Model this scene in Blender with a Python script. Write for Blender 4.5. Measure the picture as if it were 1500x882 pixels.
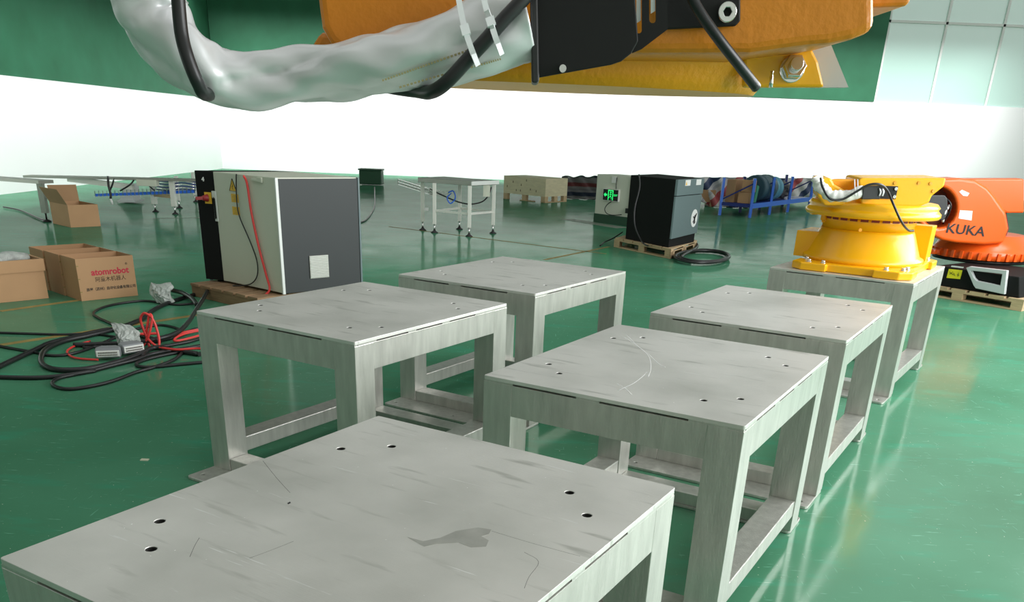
import bpy, bmesh, math, random
from mathutils import Vector, Matrix
random.seed(4)
for o in list(bpy.data.objects): bpy.data.objects.remove(o)
SC = bpy.context.scene; COL = SC.collection
# ------------------------------------------------------------------ camera
F, CX, CY, PITCH, ROLL, HC = 1243.70, 747.0, 760.62, 0.427012, 0.039812, 1.62152
_cp, _sp, _cr, _sr = math.cos(PITCH), math.sin(PITCH), math.cos(ROLL), math.sin(ROLL)
FW = Vector((0, _cp, -_sp)); UP0 = Vector((0, _sp, _cp)); RT0 = Vector((1, 0, 0))
RT = RT0*_cr + UP0*_sr; UP = -RT0*_sr + UP0*_cr; EYE = Vector((0, 0, HC))
cam = bpy.data.cameras.new('camera'); cob = bpy.data.objects.new('camera', cam); COL.objects.link(cob)
cob.matrix_world = Matrix(((RT.x, UP.x, -FW.x, 0), (RT.y, UP.y, -FW.y, 0), (RT.z, UP.z, -FW.z, HC), (0, 0, 0, 1)))
cam.sensor_width = 36; cam.lens = F/1500*36; cam.shift_x = (750-CX)/1500; cam.shift_y = (CY-441)/1500
cam.clip_end = 200; SC.camera = cob
# ------------------------------------------------------------------ world, lights, exposure
w = bpy.data.worlds.new('sky'); SC.world = w; w.use_nodes = True
bg = w.node_tree.nodes['Background']; bg.inputs[0].default_value = (0.97, 1.0, 0.96, 1); bg.inputs[1].default_value = 0.70
SC.view_settings.view_transform = 'Standard'; SC.view_settings.look = 'None'
SC.view_settings.exposure = 0.0; SC.view_settings.gamma = 1.0; SC.view_settings.use_curve_mapping = False
def area(name, loc, aim, sx, sy, power, color=(1, 1, 1), spread=math.pi):
    l = bpy.data.lights.new(name, 'AREA'); l.shape = 'RECTANGLE'; l.size = sx; l.size_y = sy; l.energy = power
    l.color = color; l.spread = spread
    o = bpy.data.objects.new(name, l); COL.objects.link(o); o.location = loc
    o.rotation_euler = (Vector(aim)-Vector(loc)).to_track_quat('-Z', 'Y').to_euler(); return o
area('window_daylight', (7.05, 3.5, 3.0), (0, 3.8, 0.6), 12.5, 3.6, 1350, (0.97, 0.99, 1))
area('added_wall_fill', (2, 31.2, 6.6), (2, 34.2, 1.5), 30, 0.3, 900, (1, 1, 1), math.radians(70))  # added fill light without a fixture, whitens the far wall
area('added_side_fill', (-8.6, 22, 6.2), (-11.3, 22, 1.0), 22, 0.3, 360, (1, 1, 1), math.radians(60))  # added fill light without a fixture, whitens the left wall

def at(u, v, z=0.0):                       # point of the horizontal plane z seen at a photo pixel
    d = FW*F + RT*(u-CX) - UP*(v-CY); return EYE + d*((z-HC)/d.z)
def atY(u, v, y):                          # point of the vertical plane Y=y
    d = FW*F + RT*(u-CX) - UP*(v-CY); return EYE + d*(y/d.y)
# ------------------------------------------------------------------ materials
def mat(name, col, rough=.5, metal=0, spec=.5, noise=0, nscale=8, bump=0, bscale=60, stretch=(1, 1, 1), col2=None, alpha=1, emis=None):
    m = bpy.data.materials.new(name); m.use_nodes = True; N = m.node_tree.nodes; L = m.node_tree.links
    b = N['Principled BSDF']; b.inputs['Base Color'].default_value = (*col, 1)
    b.inputs['Roughness'].default_value = rough; b.inputs['Metallic'].default_value = metal
    b.inputs['Specular IOR Level'].default_value = spec; b.inputs['Alpha'].default_value = alpha
    if emis: b.inputs['Emission Color'].default_value = (*col, 1); b.inputs['Emission Strength'].default_value = emis
    tc = N.new('ShaderNodeTexCoord'); mp = N.new('ShaderNodeMapping'); mp.inputs['Scale'].default_value = stretch
    L.new(tc.outputs['Object'], mp.inputs[0])
    if noise:
        n = N.new('ShaderNodeTexNoise'); n.inputs['Scale'].default_value = nscale; n.inputs['Detail'].default_value = 6
        L.new(mp.outputs[0], n.inputs['Vector'])
        r = N.new('ShaderNodeValToRGB'); r.color_ramp.elements[0].position = .3; r.color_ramp.elements[1].position = .7
        c2 = col2 or tuple(c*(1-noise) for c in col)
        r.color_ramp.elements[0].color = (*c2, 1); r.color_ramp.elements[1].color = (*col, 1)
        L.new(n.outputs[0], r.inputs[0]); L.new(r.outputs[0], b.inputs['Base Color'])
    if bump:
        n = N.new('ShaderNodeTexNoise'); n.inputs['Scale'].default_value = bscale; n.inputs['Detail'].default_value = 4
        L.new(mp.outputs[0], n.inputs['Vector']); bp = N.new('ShaderNodeBump'); bp.inputs['Strength'].default_value = bump
        bp.inputs['Distance'].default_value = .01
        L.new(n.outputs[0], bp.inputs['Height']); L.new(bp.outputs[0], b.inputs['Normal'])
    return m
def floor_mat():
    m = bpy.data.materials.new('green_epoxy'); m.use_nodes = True; nt = m.node_tree; N = nt.nodes; L = nt.links; N.clear()
    out = N.new('ShaderNodeOutputMaterial'); dif = N.new('ShaderNodeBsdfDiffuse'); gl = N.new('ShaderNodeBsdfGlossy'); mx = N.new('ShaderNodeMixShader')
    tc = N.new('ShaderNodeTexCoord')
    def noise(sc, det=5, st=(1, 1, 1), rot=0):
        mp = N.new('ShaderNodeMapping'); mp.inputs['Scale'].default_value = st; mp.inputs['Rotation'].default_value = (0, 0, rot)
        n = N.new('ShaderNodeTexNoise'); n.inputs['Scale'].default_value = sc; n.inputs['Detail'].default_value = det
        L.new(tc.outputs['Object'], mp.inputs[0]); L.new(mp.outputs[0], n.inputs['Vector']); return n.outputs[0]
    def ramp(src, a, b, ca=(0, 0, 0, 1), cb=(1, 1, 1, 1)):
        r = N.new('ShaderNodeValToRGB'); e = r.color_ramp.elements; e[0].position = a; e[1].position = b; e[0].color = ca; e[1].color = cb
        L.new(src, r.inputs[0]); return r.outputs[0]
    def mix(fac, a, b):
        x = N.new('ShaderNodeMix'); x.data_type = 'RGBA'; L.new(fac, x.inputs['Factor'])
        for k, v in ((6, a), (7, b)):
            if isinstance(v, tuple): x.inputs[k].default_value = v
            else: L.new(v, x.inputs[k])
        return x.outputs[2]
    base = ramp(noise(.9), .3, .75, (0.058, .190, .105, 1), (0.088, .275, .165, 1))
    c = mix(ramp(noise(2.2, 8, (1, 3, 1), .5), .55, .8), base, (.05, .30, .18, 1))           # cloudy scuffing
    c = mix(ramp(noise(9, 10, (1, 7, 1), 1.0), .645, .73), c, (.16, .40, .28, 1))                # scratches
    c = mix(ramp(noise(70, 2), .74, .765), c, (.55, .62, .52, 1))                                 # specks
    c = mix(ramp(noise(7, 12, (9, 1, 1), -.7), .665, .74), c, (.14, .38, .26, 1))
    L.new(c, dif.inputs[0])
    rr = ramp(noise(1.7, 6), .3, .8, (.07, .07, .07, 1), (.2, .2, .2, 1)); L.new(rr, gl.inputs['Roughness'])
    gl.inputs['Color'].default_value = (1, 1, .97, 1)
    bp = N.new('ShaderNodeBump'); bp.inputs['Strength'].default_value = .05; bp.inputs['Distance'].default_value = .02
    L.new(noise(6, 3), bp.inputs['Height']); L.new(bp.outputs[0], gl.inputs['Normal'])
    fr = N.new('ShaderNodeFresnel'); fr.inputs[0].default_value = 1.42
    mm = N.new('ShaderNodeMath'); mm.operation = 'MINIMUM'; mm.inputs[1].default_value = .15; L.new(fr.outputs[0], mm.inputs[0])
    L.new(mm.outputs[0], mx.inputs[0]); L.new(dif.outputs[0], mx.inputs[1]); L.new(gl.outputs[0], mx.inputs[2]); L.new(mx.outputs[0], out.inputs[0])
    return m
def steel_top():
    m = mat('brushed_plate', (.60, .60, .575), .45, .6, bump=.12, bscale=30, stretch=(1, 12, 1))
    nt = m.node_tree; N = nt.nodes; L = nt.links; b = N['Principled BSDF']; tc = N.new('ShaderNodeTexCoord')
    info = N.new('ShaderNodeObjectInfo'); ad = N.new('ShaderNodeVectorMath'); ad.operation = 'ADD'
    mul = N.new('ShaderNodeVectorMath'); mul.operation = 'SCALE'; mul.inputs[0].default_value = (17, 9, 5)
    L.new(info.outputs['Random'], mul.inputs['Scale']); L.new(tc.outputs['Object'], ad.inputs[0]); L.new(mul.outputs[0], ad.inputs[1])
    def noise(sc, det, st):
        mp = N.new('ShaderNodeMapping'); mp.inputs['Scale'].default_value = st; mp.inputs['Rotation'].default_value = (0, 0, .3)
        n = N.new('ShaderNodeTexNoise'); n.inputs['Scale'].default_value = sc; n.inputs['Detail'].default_value = det
        L.new(ad.outputs[0], mp.inputs[0]); L.new(mp.outputs[0], n.inputs['Vector']); return n.outputs[0]
    cur = (.74, .73, .69, 1)
    for sc, det, st, a, bb, col in ((2.2, 7, (1, 1, 1), .42, .75, (.54, .54, .50, 1)), (4, 10, (1, 6, 1), .6, .72, (.50, .50, .46, 1)),
                                    (5, 12, (1, 14, 1), .68, .72, (.8, .8, .78, 1)), (90, 2, (1, 1, 1), .77, .79, (.95, .95, .93, 1))):
        r = N.new('ShaderNodeValToRGB'); e = r.color_ramp.elements; e[0].position = a; e[1].position = bb; L.new(noise(sc, det, st), r.inputs[0])
        x = N.new('ShaderNodeMix'); x.data_type = 'RGBA'; L.new(r.outputs[0], x.inputs['Factor'])
        if isinstance(cur, tuple): x.inputs[6].default_value = cur
        else: L.new(cur, x.inputs[6])
        x.inputs[7].default_value = col; cur = x.outputs[2]
    L.new(cur, b.inputs['Base Color']); return m
M = {}
M['floor'] = floor_mat(); M['plate'] = steel_top()
M['steel'] = mat('brushed_steel', (.60, .59, .545), .3, .55, noise=.22, nscale=5, bump=.15, bscale=25, stretch=(6, 6, 1))
M['weld'] = mat('ground_weld', (.62, .62, .6), .38, 1, noise=.3, nscale=60, bump=.5, bscale=120)
M['inox'] = mat('polished_steel', (.8, .8, .78), .2, 1)
M['inox_matt'] = mat('grey_steel_sheet', (.42, .42, .38), .4, .8)
M['white_wall'] = mat('white_paint', (.9, .9, .9), .7, noise=.02, nscale=.5)
M['green_wall'] = mat('green_wall_paint', (.014, .11, .05), .65, noise=.35, nscale=1.2, stretch=(1, 1, 1), col2=(.022, .145, .072))
M['dark_wall'] = mat('pale_warm_grey_paint', (.52, .51, .48), .7, noise=.1, nscale=.8)
M['roof'] = mat('warm_grey_roof_sheet', (.20, .185, .15), .7, noise=.2, nscale=1)
M['frame_white'] = mat('white_powder_coat', (.75, .77, .74), .45)
M['glass'] = mat('pale_green_glazing', (.55, .85, .75), .15, 0, .5, alpha=.42)
M['yellow'] = mat('yellow_robot_paint', (.95, .47, .006), .25, 0, .5, bump=.05, bscale=80)
M['orange_cast'] = mat('orange_cast_paint', (.74, .245, .008), .36, 0, .5, noise=.1, nscale=5, bump=.16, bscale=70)
M['gold_cast'] = mat('yellow_cast_paint', (.95, .40, .008), .33, 0, .5, noise=.08, nscale=5, bump=.2, bscale=80)
M['kuka'] = mat('orange_robot_paint', (.90, .125, .012), .28)
M['recess_shade'] = mat('shaded_orange_recess', (.22, .03, .015), .6)  # orange paint darkened to stand in for shade in recesses and slots
M['black'] = mat('black_powder_coat', (.009, .009, .009), .5, 0, .3)
M['black_matt'] = mat('matt_black_panel', (.008, .0085, .0085), .75, 0, .2)
M['black_plastic'] = mat('black_plastic', (.02, .02, .021), .4)
M['rubber'] = mat('black_rubber', (.014, .014, .015), .38, 0, .5)
M['red_cable'] = mat('red_cable', (.75, .05, .045), .4)
M['charcoal'] = mat('charcoal_grey_panel', (.026, .031, .032), .55)
M['cream'] = mat('pale_grey_green_enamel', (.62, .64, .53), .45)
M['slate'] = mat('slate_grey_panel', (.12, .17, .175), .5)
M['whitep'] = mat('white_plastic', (.8, .8, .76), .4)
M['tie'] = mat('white_nylon', (.9, .9, .92), .3)
M['sticker'] = mat('yellow_sticker', (.80, .47, .035), .5); M['sticker_br'] = mat('bright_yellow_sticker', (.9, .78, .02), .5)
M['ink'] = mat('black_ink', (.012, .012, .012), .6); M['red_ink'] = mat('red_ink', (.55, .02, .05), .6); M['brown_ink'] = mat('brown_black_ink', (.05, .03, .015), .7)
M['red'] = mat('red_knob', (.35, .02, .025), .4); M['white_lab'] = mat('white_label', (.8, .8, .78), .5)
M['carton'] = mat('cardboard', (.52, .30, .155), .8, noise=.08, nscale=3); M['carton_in'] = mat('cardboard_inside', (.42, .25, .13), .85, noise=.1, nscale=4)
M['wood'] = mat('pale_pine', (.62, .45, .26), .7, noise=.25, nscale=6, stretch=(1, 1, 8)); M['ply'] = mat('plywood', (.74, .66, .44), .65, noise=.15, nscale=5, stretch=(1, 1, 5))
M['wood_dk'] = mat('brown_board', (.36, .22, .12), .75, noise=.3, nscale=6, stretch=(1, 1, 8)); M['knot'] = mat('dark_knot', (.12, .07, .03), .7)
M['tape'] = mat('worn_yellow_tape', (.36, .26, .075), .5, noise=.35, nscale=9); M['greyline'] = mat('grey_line', (.26, .30, .25), .5, noise=.2, nscale=9)
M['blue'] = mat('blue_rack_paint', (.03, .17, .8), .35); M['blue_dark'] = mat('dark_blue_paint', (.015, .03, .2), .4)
M['lblue'] = mat('light_blue_plastic', (.16, .42, .56), .35); M['teal'] = mat('dull_teal_drum', (.03, .085, .12), .5)
M['greenp'] = mat('green_plastic', (.02, .25, .15), .4); M['dkgreen'] = mat('dark_green_paint', (.008, .06, .025), .5)
M['redtape'] = mat('orange_red_edge', (.55, .09, .03), .5); M['exit'] = mat('lit_green_sign', (.02, .9, .18), .4, emis=1.1)
M['silver'] = mat('silver_foil_cloth', (.80, .80, .815), .38, .35, noise=.06, nscale=6, bump=.15, bscale=9)
M['thread'] = mat('yellow_thread', (.45, .38, .2), .8); M['greyplate'] = mat('light_grey_plate', (.55, .57, .57), .5)
M['bubble'] = mat('bubble_wrap', (.62, .66, .62), .25, 0, .8, noise=.35, nscale=28, bump=.9, bscale=70, alpha=.75)
M['blackbag'] = mat('dark_junk', (.03, .03, .035), .5, noise=.6, nscale=30, col2=(.15, .15, .16))
M['congrey'] = mat('grey_connector_plastic', (.22, .23, .24), .5); M['hole_shade'] = mat('hole_shade_dark', (.02, .019, .017), .6); M['debris'] = mat('pale_debris', (.6, .6, .45), .7)  # the near-black hole colour stands in for shade inside the holes
def stripes(name, ang, scale, dim=1.0):
    m = bpy.data.materials.new(name); m.use_nodes = True; N = m.node_tree.nodes; L = m.node_tree.links; b = N['Principled BSDF']
    tc = N.new('ShaderNodeTexCoord'); mp = N.new('ShaderNodeMapping'); mp.inputs['Rotation'].default_value = (0, ang, 0); mp.inputs['Scale'].default_value = (scale,)*3
    sp = N.new('ShaderNodeSeparateXYZ'); fr = N.new('ShaderNodeMath'); fr.operation = 'FRACT'; r = N.new('ShaderNodeValToRGB'); r.color_ramp.interpolation = 'CONSTANT'
    L.new(tc.outputs['Object'], mp.inputs[0]); L.new(mp.outputs[0], sp.inputs[0]); L.new(sp.outputs[0], fr.inputs[0]); L.new(fr.outputs[0], r.inputs[0])
    cols = [(0, (.62, .62, .62)), (.16, (.03, .055, .14)), (.36, (.60, .60, .62)), (.46, (.42, .43, .47)), (.54, (.62, .6, .6)), (.66, (.48, .09, .10)), (.86, (.6, .58, .58))]
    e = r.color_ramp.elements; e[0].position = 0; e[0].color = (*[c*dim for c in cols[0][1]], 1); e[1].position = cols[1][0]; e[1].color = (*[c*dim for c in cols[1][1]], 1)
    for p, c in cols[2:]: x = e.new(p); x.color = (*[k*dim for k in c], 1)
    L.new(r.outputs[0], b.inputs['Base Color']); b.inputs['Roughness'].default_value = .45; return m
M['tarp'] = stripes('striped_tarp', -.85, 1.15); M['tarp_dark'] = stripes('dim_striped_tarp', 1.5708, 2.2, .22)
# ------------------------------------------------------------------ mesh helpers
def V(*a): return Vector(a)
def frame(d):
    d = Vector(d).normalized(); a = Vector((0, 0, 1)) if abs(d.z) < .9 else Vector((1, 0, 0)); x = d.cross(a).normalized(); return x, x.cross(d).normalized()
def box(bm, x0, x1, y0, y1, z0, z1, X=None):
    v = [bm.verts.new((X or Matrix()) @ Vector((x, y, z))) for x in (x0, x1) for y in (y0, y1) for z in (z0, z1)]
    for q in ((0, 1, 3, 2), (4, 6, 7, 5), (0, 4, 5, 1), (2, 3, 7, 6), (0, 2, 6, 4), (1, 5, 7, 3)): bm.faces.new([v[i] for i in q])
def bar(bm, a, b, w, h=None):
    a, b = Vector(a), Vector(b); h = h or w; x, y = frame(b-a)
    v = [bm.verts.new(p + x*(sx*w/2) + y*(sy*h/2)) for p in (a, b) for sx, sy in ((-1, -1), (1, -1), (1, 1), (-1, 1))]
    for q in ((3, 2, 1, 0), (4, 5, 6, 7), (0, 1, 5, 4), (1, 2, 6, 5), (2, 3, 7, 6), (3, 0, 4, 7)): bm.faces.new([v[i] for i in q])
def cyl(bm, a, b, r0, r1=None, n=20, caps=True):
    a, b = Vector(a), Vector(b); r1 = r0 if r1 is None else r1; x, y = frame(b-a)
    R = [[bm.verts.new(p + (x*math.cos(t)+y*math.sin(t))*r) for t in [2*math.pi*i/n for i in range(n)]] for p, r in ((a, r0), (b, r1))]
    for i in range(n): f = bm.faces.new((R[0][i], R[0][(i+1) % n], R[1][(i+1) % n], R[1][i])); f.smooth = True
    if caps: bm.faces.new(R[0][::-1]); bm.faces.new(R[1])
def lathe(bm, prof, c, n=48):
    R = [[bm.verts.new((c[0]+r*math.cos(2*math.pi*i/n), c[1]+r*math.sin(2*math.pi*i/n), z)) for i in range(n)] for r, z in prof]
    for k in range(len(R)-1):
        for i in range(n): f = bm.faces.new((R[k][i], R[k][(i+1) % n], R[k+1][(i+1) % n], R[k+1][i])); f.smooth = True
    bm.faces.new(R[0][::-1]); bm.faces.new(R[-1])
def spline(P, k=8):
    P = [Vector(p) for p in P]; Q = [P[0]*2-P[1]] + P + [P[-1]*2-P[-2]]; out = []
    for i in range(1, len(Q)-2):
        a, b, c, d = Q[i-1:i+3]
        for j in range(k):
            t = j/k; out.append(.5*((2*b)+(c-a)*t+(2*a-5*b+4*c-d)*t*t+(3*b-a-3*c+d)*t**3))
    return out + [P[-1]]
def tube(bm, P, r, n=8, k=8, rf=None):
    P = spline(P, k); m = len(P); rings = []; up = None
    for i, p in enumerate(P):
        t = (P[min(i+1, m-1)]-P[max(i-1, 0)]).normalized()
        if up is None: x, y = frame(t)
        else: x = (up - t*up.dot(t)).normalized(); y = t.cross(x)
        up = x; ring = []
        for j in range(n):
            a = 2*math.pi*j/n; rr = rf(i/(m-1), a) if rf else r
            ring.append(bm.verts.new(p + (x*math.cos(a)+y*math.sin(a))*rr))
        rings.append(ring)
    for i in range(m-1):
        for j in range(n): f = bm.faces.new((rings[i][j], rings[i][(j+1) % n], rings[i+1][(j+1) % n], rings[i+1][j])); f.smooth = True
    bm.faces.new(rings[0][::-1]); bm.faces.new(rings[-1])
def prism(bm, pts, d, holes=()):            # closed outline of 3D points pushed along d, optional holes
    d = Vector(d); ed = []; loops = []
    for lp in [pts]+list(holes):
        vs = [bm.verts.new(p) for p in lp]; loops.append(vs)
        for i in range(len(vs)): ed.append(bm.edges.new((vs[i], vs[(i+1) % len(vs)])))
    fs = [g for g in bmesh.ops.triangle_fill(bm, edges=ed, use_beauty=True)['geom'] if isinstance(g, bmesh.types.BMFace)] if holes else [bm.faces.new(loops[0])]
    r = bmesh.ops.extrude_face_region(bm, geom=fs); vs = [g for g in r['geom'] if isinstance(g, bmesh.types.BMVert)]
    bmesh.ops.translate(bm, verts=vs, vec=d)
def B(): return bmesh.new()
def obj(name, bm, m, parent=None, bevel=0, seg=2, smooth=False, label=None, loc=None):
    bmesh.ops.recalc_face_normals(bm, faces=bm.faces)
    if loc is not None: bmesh.ops.translate(bm, verts=bm.verts, vec=-Vector(loc))
    me = bpy.data.meshes.new(name); bm.to_mesh(me); bm.free(); me.materials.append(M[m] if isinstance(m, str) else m)
    if smooth: me.polygons.foreach_set('use_smooth', [True]*len(me.polygons))
    o = bpy.data.objects.new(name, me); COL.objects.link(o)
    if loc is not None: o.location = loc
    if parent:
        o.parent = parent
    if bevel:
        b = o.modifiers.new('bevel', 'BEVEL'); b.width = bevel; b.segments = seg; b.limit_method = 'ANGLE'; b.angle_limit = .6
    if label: o['label'] = label
    return o
def tag(o, label, cat, group=None): 
    o['label'] = label; o['category'] = cat
    if group: o['group'] = group
    return o
def thing(name, label, cat, loc=(0, 0, 0), rz=0, group=None):
    o = bpy.data.objects.new(name, None); COL.objects.link(o); o.location = loc; o.rotation_euler = (0, 0, rz); o.empty_display_size = .1
    return tag(o, label, cat, group)
def struct(o): o['kind'] = 'structure'; return o
def local(t, bm):                            # world-built bmesh into the thing's frame
    mw = Matrix.Translation(t.location) @ Matrix.Rotation(t.rotation_euler.z, 4, 'Z'); bmesh.ops.transform(bm, matrix=mw.inverted(), verts=bm.verts); return bm
def pobj(name, bm, m, t, **k): return obj(name, local(t, bm), m, t, **k)
def text(name, s, size, mtx, m, parent, ext=.0006, bold=0):
    c = bpy.data.curves.new(name, 'FONT'); c.body = s; c.size = size; c.extrude = ext; c.align_x = 'CENTER'; c.align_y = 'CENTER'; c.offset = bold; c.resolution_u = 3
    to = bpy.data.objects.new('tmp', c); COL.objects.link(to); dg = bpy.context.evaluated_depsgraph_get()
    me = bpy.data.meshes.new_from_object(to.evaluated_get(dg)); bpy.data.objects.remove(to); me.transform(mtx); me.materials.clear(); me.materials.append(M[m]); me.name = name
    o = bpy.data.objects.new(name, me); COL.objects.link(o); o.parent = parent; return o
def basis(o, x, y, z):                       # matrix from origin and axes
    return Matrix(((x[0], y[0], z[0], o[0]), (x[1], y[1], z[1], o[1]), (x[2], y[2], z[2], o[2]), (0, 0, 0, 1)))
# ------------------------------------------------------------------ setting
bm = B(); box(bm, -12, 30, -4, 50, -.1, 0); struct(obj('floor', bm, 'floor'))
XL, XR, YB = -11.3, 12.5, 34.3
bm = B(); box(bm, XL, 30, YB, YB+.3, 0, 3.11); wb = struct(obj('wall_back', bm, 'white_wall'))
bm = B(); box(bm, XL, XR, YB-.02, YB+.28, 3.11, 9.6); struct(obj('trim_1', bm, 'green_wall'))
bm = B(); box(bm, XL-.3, XL, -4, YB+.3, 0, 2.35); struct(obj('wall_left', bm, 'white_wall'))
bm = B(); box(bm, XL-.3, XL-.02, -4, YB+.3, 2.35, 9.6); struct(obj('trim_2', bm, 'green_wall'))
bm = B()                                     # glazed upper bay at the right of the back wall
for i in range(9): box(bm, XR+i*2, XR+i*2+.08, YB+.02, YB+.14, 3.11, 9.6)
for z in (5.6, 8.1): box(bm, XR, 30, YB+.02, YB+.14, z, z+.08)
wf = struct(obj('window_1', bm, 'frame_white'))
for i in range(8): bm = B(); box(bm, XR+i*2+.08, XR+i*2+2, YB+.06, YB+.08, 3.11, 9.6); obj('pane', bm, 'glass', wf)
bm = B(); box(bm, 7.2, 7.4, -4, 10, 0, 1.1); box(bm, 7.2, 7.4, -4, 10, 4.9, 7.5); struct(obj('wall_right', bm, 'white_wall'))
bm = B()
for i in range(8): box(bm, 7.2, 7.35, -4+i*1.99, -3.93+i*1.99, 1.1, 4.9)
box(bm, 7.2, 7.35, -4, 10, 2.9, 2.98); struct(obj('window_2', bm, 'frame_white'))
bm = B(); box(bm, -11.6, 7.4, -4.3, -4, 0, 9.6); struct(obj('added_front_wall', bm, 'dark_wall'))  # unseen wall added behind the camera to tone light on front faces
bm = B(); box(bm, -11.6, 7.6, 13.5, 34.6, 9.6, 9.8); struct(obj('added_ceiling', bm, 'roof'))  # unseen partial roof added to keep sky light off the far floor
def line(a, b, wd, m='tape'):
    a, b = at(*a, .001), at(*b, .001); d = (b-a).normalized(); n = Vector((-d.y, d.x, 0))*wd/2; bm = B()
    vs = [bm.verts.new(p+q) for p, q in ((a, -n), (b, -n), (b, n), (a, n))]; f = bm.faces.new(vs); r = bmesh.ops.extrude_face_region(bm, geom=[f])
    bmesh.ops.translate(bm, verts=[g for g in r['geom'] if isinstance(g, bmesh.types.BMVert)], vec=(0, 0, .0012)); return obj('floor_marking', bm, m)
k = 0
for a, b, wd, m, lab in (((0, 456), (125, 438.5), .07, 'tape', 'worn yellow line on the floor running under the printed carton'), ((0, 505.5), (292, 461), .07, 'tape', 'worn yellow line on the floor under the pile of black cables'),
        ((570, 332), (888, 372), .05, 'tape', 'faint yellow line on the floor running past the wooden crate reflection'), ((798, 380.5), (892, 361.5), .06, 'tape', 'short yellow line on the floor ending at the pallet of the black cabinet'),
        ((224, 320), (293, 318.8), .05, 'greyline', 'short pale grey line on the floor behind the tall cabinet'), ((830, 321), (912, 334), .35, 'greyline', 'pale grey band on the floor in front of the pale pillar')):
    tag(line(a, b, wd, m), lab, 'floor line')
tag(obj('debris_scrap', (lambda b: (box(b, -.02, .02, -.012, .012, 0, .004, Matrix.Translation(at(212, 674))), b)[1])(B()), 'debris'), 'small pale scrap lying on the green floor left of the nearest tables', 'scrap')
# ------------------------------------------------------------------ steel tables
W, D, H, LG = .988, 1.197, .80, .122
HOLES = [(.11, .9), (.21, 1.0), (.11, .3), (.21, .2), (.78, 1.0), (.88, .9), (.78, .2), (.88, .3)]
def circ(x, y, z, r, n=20): return [Vector((x+r*math.cos(2*math.pi*i/n), y+r*math.sin(2*math.pi*i/n), z)) for i in range(n)]
def rrect(x0, x1, y0, y1, z, r=.008, n=3):
    out = []
    for cx_, cy_, a in ((x1-r, y1-r, 0), (x0+r, y1-r, 90), (x0+r, y0+r, 180), (x1-r, y0+r, 270)):
        for i in range(n+1): t = math.radians(a+90*i/n); out.append(Vector((cx_+r*math.cos(t), cy_+r*math.sin(t), z)))
    return out
def make_table():
    t = thing('steel_table', '', 'table')
    bm = B(); prism(bm, rrect(0, W, 0, D, H-.014), (0, 0, .014), [circ(x, y, H-.014, .0125) for x, y in HOLES]); obj('tabletop', bm, 'plate', t, bevel=.0015)
    for x, y in HOLES:
        bm = B(); prism(bm, circ(x, y, H-.05, .0124, 16), (0, 0, .0485), [circ(x, y, H-.05, .0112, 16)]); cyl(bm, (x, y, H-.052), (x, y, H-.05), .0124, n=16); obj('hole_shade_liner', bm, 'hole_shade', t)  # dark liner added so the holes look shaded inside
    for x, y in ((0, 0), (W-LG, 0), (0, D-LG), (W-LG, D-LG)):
        bm = B(); box(bm, x, x+LG, y, y+LG, .015, H-.0205); obj('leg', bm, 'steel', t, bevel=.002)
    z0, z1 = H-.138, H-.0205; e = .0004
    for nm, a in (('apron', (LG, W-LG, e, LG-e)), ('apron', (LG, W-LG, D-LG+e, D-e)), ('apron', (e, LG-e, LG, D-LG)), ('apron', (W-LG+e, W-e, LG, D-LG))):
        bm = B(); box(bm, *a, z0, z1); obj(nm, bm, 'steel', t, bevel=.001)
    zs = (H-.0206, H-.0139)                  # ground weld beads filling the seam under the plate except at the slots
    for a in [(x0, x1, y0, y1) for x0, x1 in ((.002, .125), (.385, .475), (.80, W-.002)) for y0, y1 in ((.0005, .02), (D-.02, D-.0005))] + [(x0, x1, y0, y1) for y0, y1 in ((.021, .14), (.36, .42), (.62, .68), (.90, D-.021)) for x0, x1 in ((.0005, .02), (W-.02, W-.0005))]:
        bm = B(); box(bm, *a, *zs); obj('weld_seam', bm, 'steel', t)
    for x0 in (.004, W-.118):
        bm = B(); box(bm, x0, x0+.114, LG, D-LG, .088, .165); obj('side_stretcher', bm, 'steel', t, bevel=.004)
    for y0 in (0.004, D-.118):
        bm = B(); box(bm, LG, W-LG, y0, y0+.114, .015, .078); obj('low_stretcher', bm, 'steel', t, bevel=.004)
    for y0, y1, yh in ((-.17, .125, -.11), (D-.125, D+.075, D+.045)):
        bm = B(); prism(bm, rrect(0, W, y0, y1, .001, .02), (0, 0, .014), [circ(x, yh, .001, .011, 12) for x in (.05, .5, .94)]); obj('base_plate', bm, 'steel', t, bevel=.002)
    return t
def dup(root, loc, rz, label):
    r = root.copy(); COL.objects.link(r); r.location = loc; r.rotation_euler = (0, 0, rz); r['label'] = label
    for ch in list(root.children): c = ch.copy(); COL.objects.link(c); c.parent = r
    return r
TG = 'bare steel machine pedestals set out in two rows'
t0 = make_table(); t0['group'] = TG
TT = [((-1.032, 1.517), -.532, 'large steel pedestal table nearest the camera, its plate top filling the lower left'),
      ((-.118, 3.088), -.529, 'steel pedestal table with chalky white scratches on top, front of the right row'),
      ((.684, 4.463), -.541, 'steel pedestal table with a faint rusty corner, between the scratched one and the robot'),
      ((1.813, 6.403), -.580, 'steel pedestal table carrying the yellow robot'),
      ((-1.525, 4.043), -.544, 'steel pedestal table beside the coiled cables, in front of the pale control cabinet'),
      ((-.751, 5.398), -.547, 'steel pedestal table at the back of the left row, in front of the tall-legged stand')]
tabs = []
for i, (p, a, lab) in enumerate(TT):
    if i == 0: t0.location = (*p, 0); t0.rotation_euler = (0, 0, a); t0['label'] = lab; tabs.append(t0)
    else: tabs.append(dup(t0, (*p, 0), a, lab))
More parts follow.
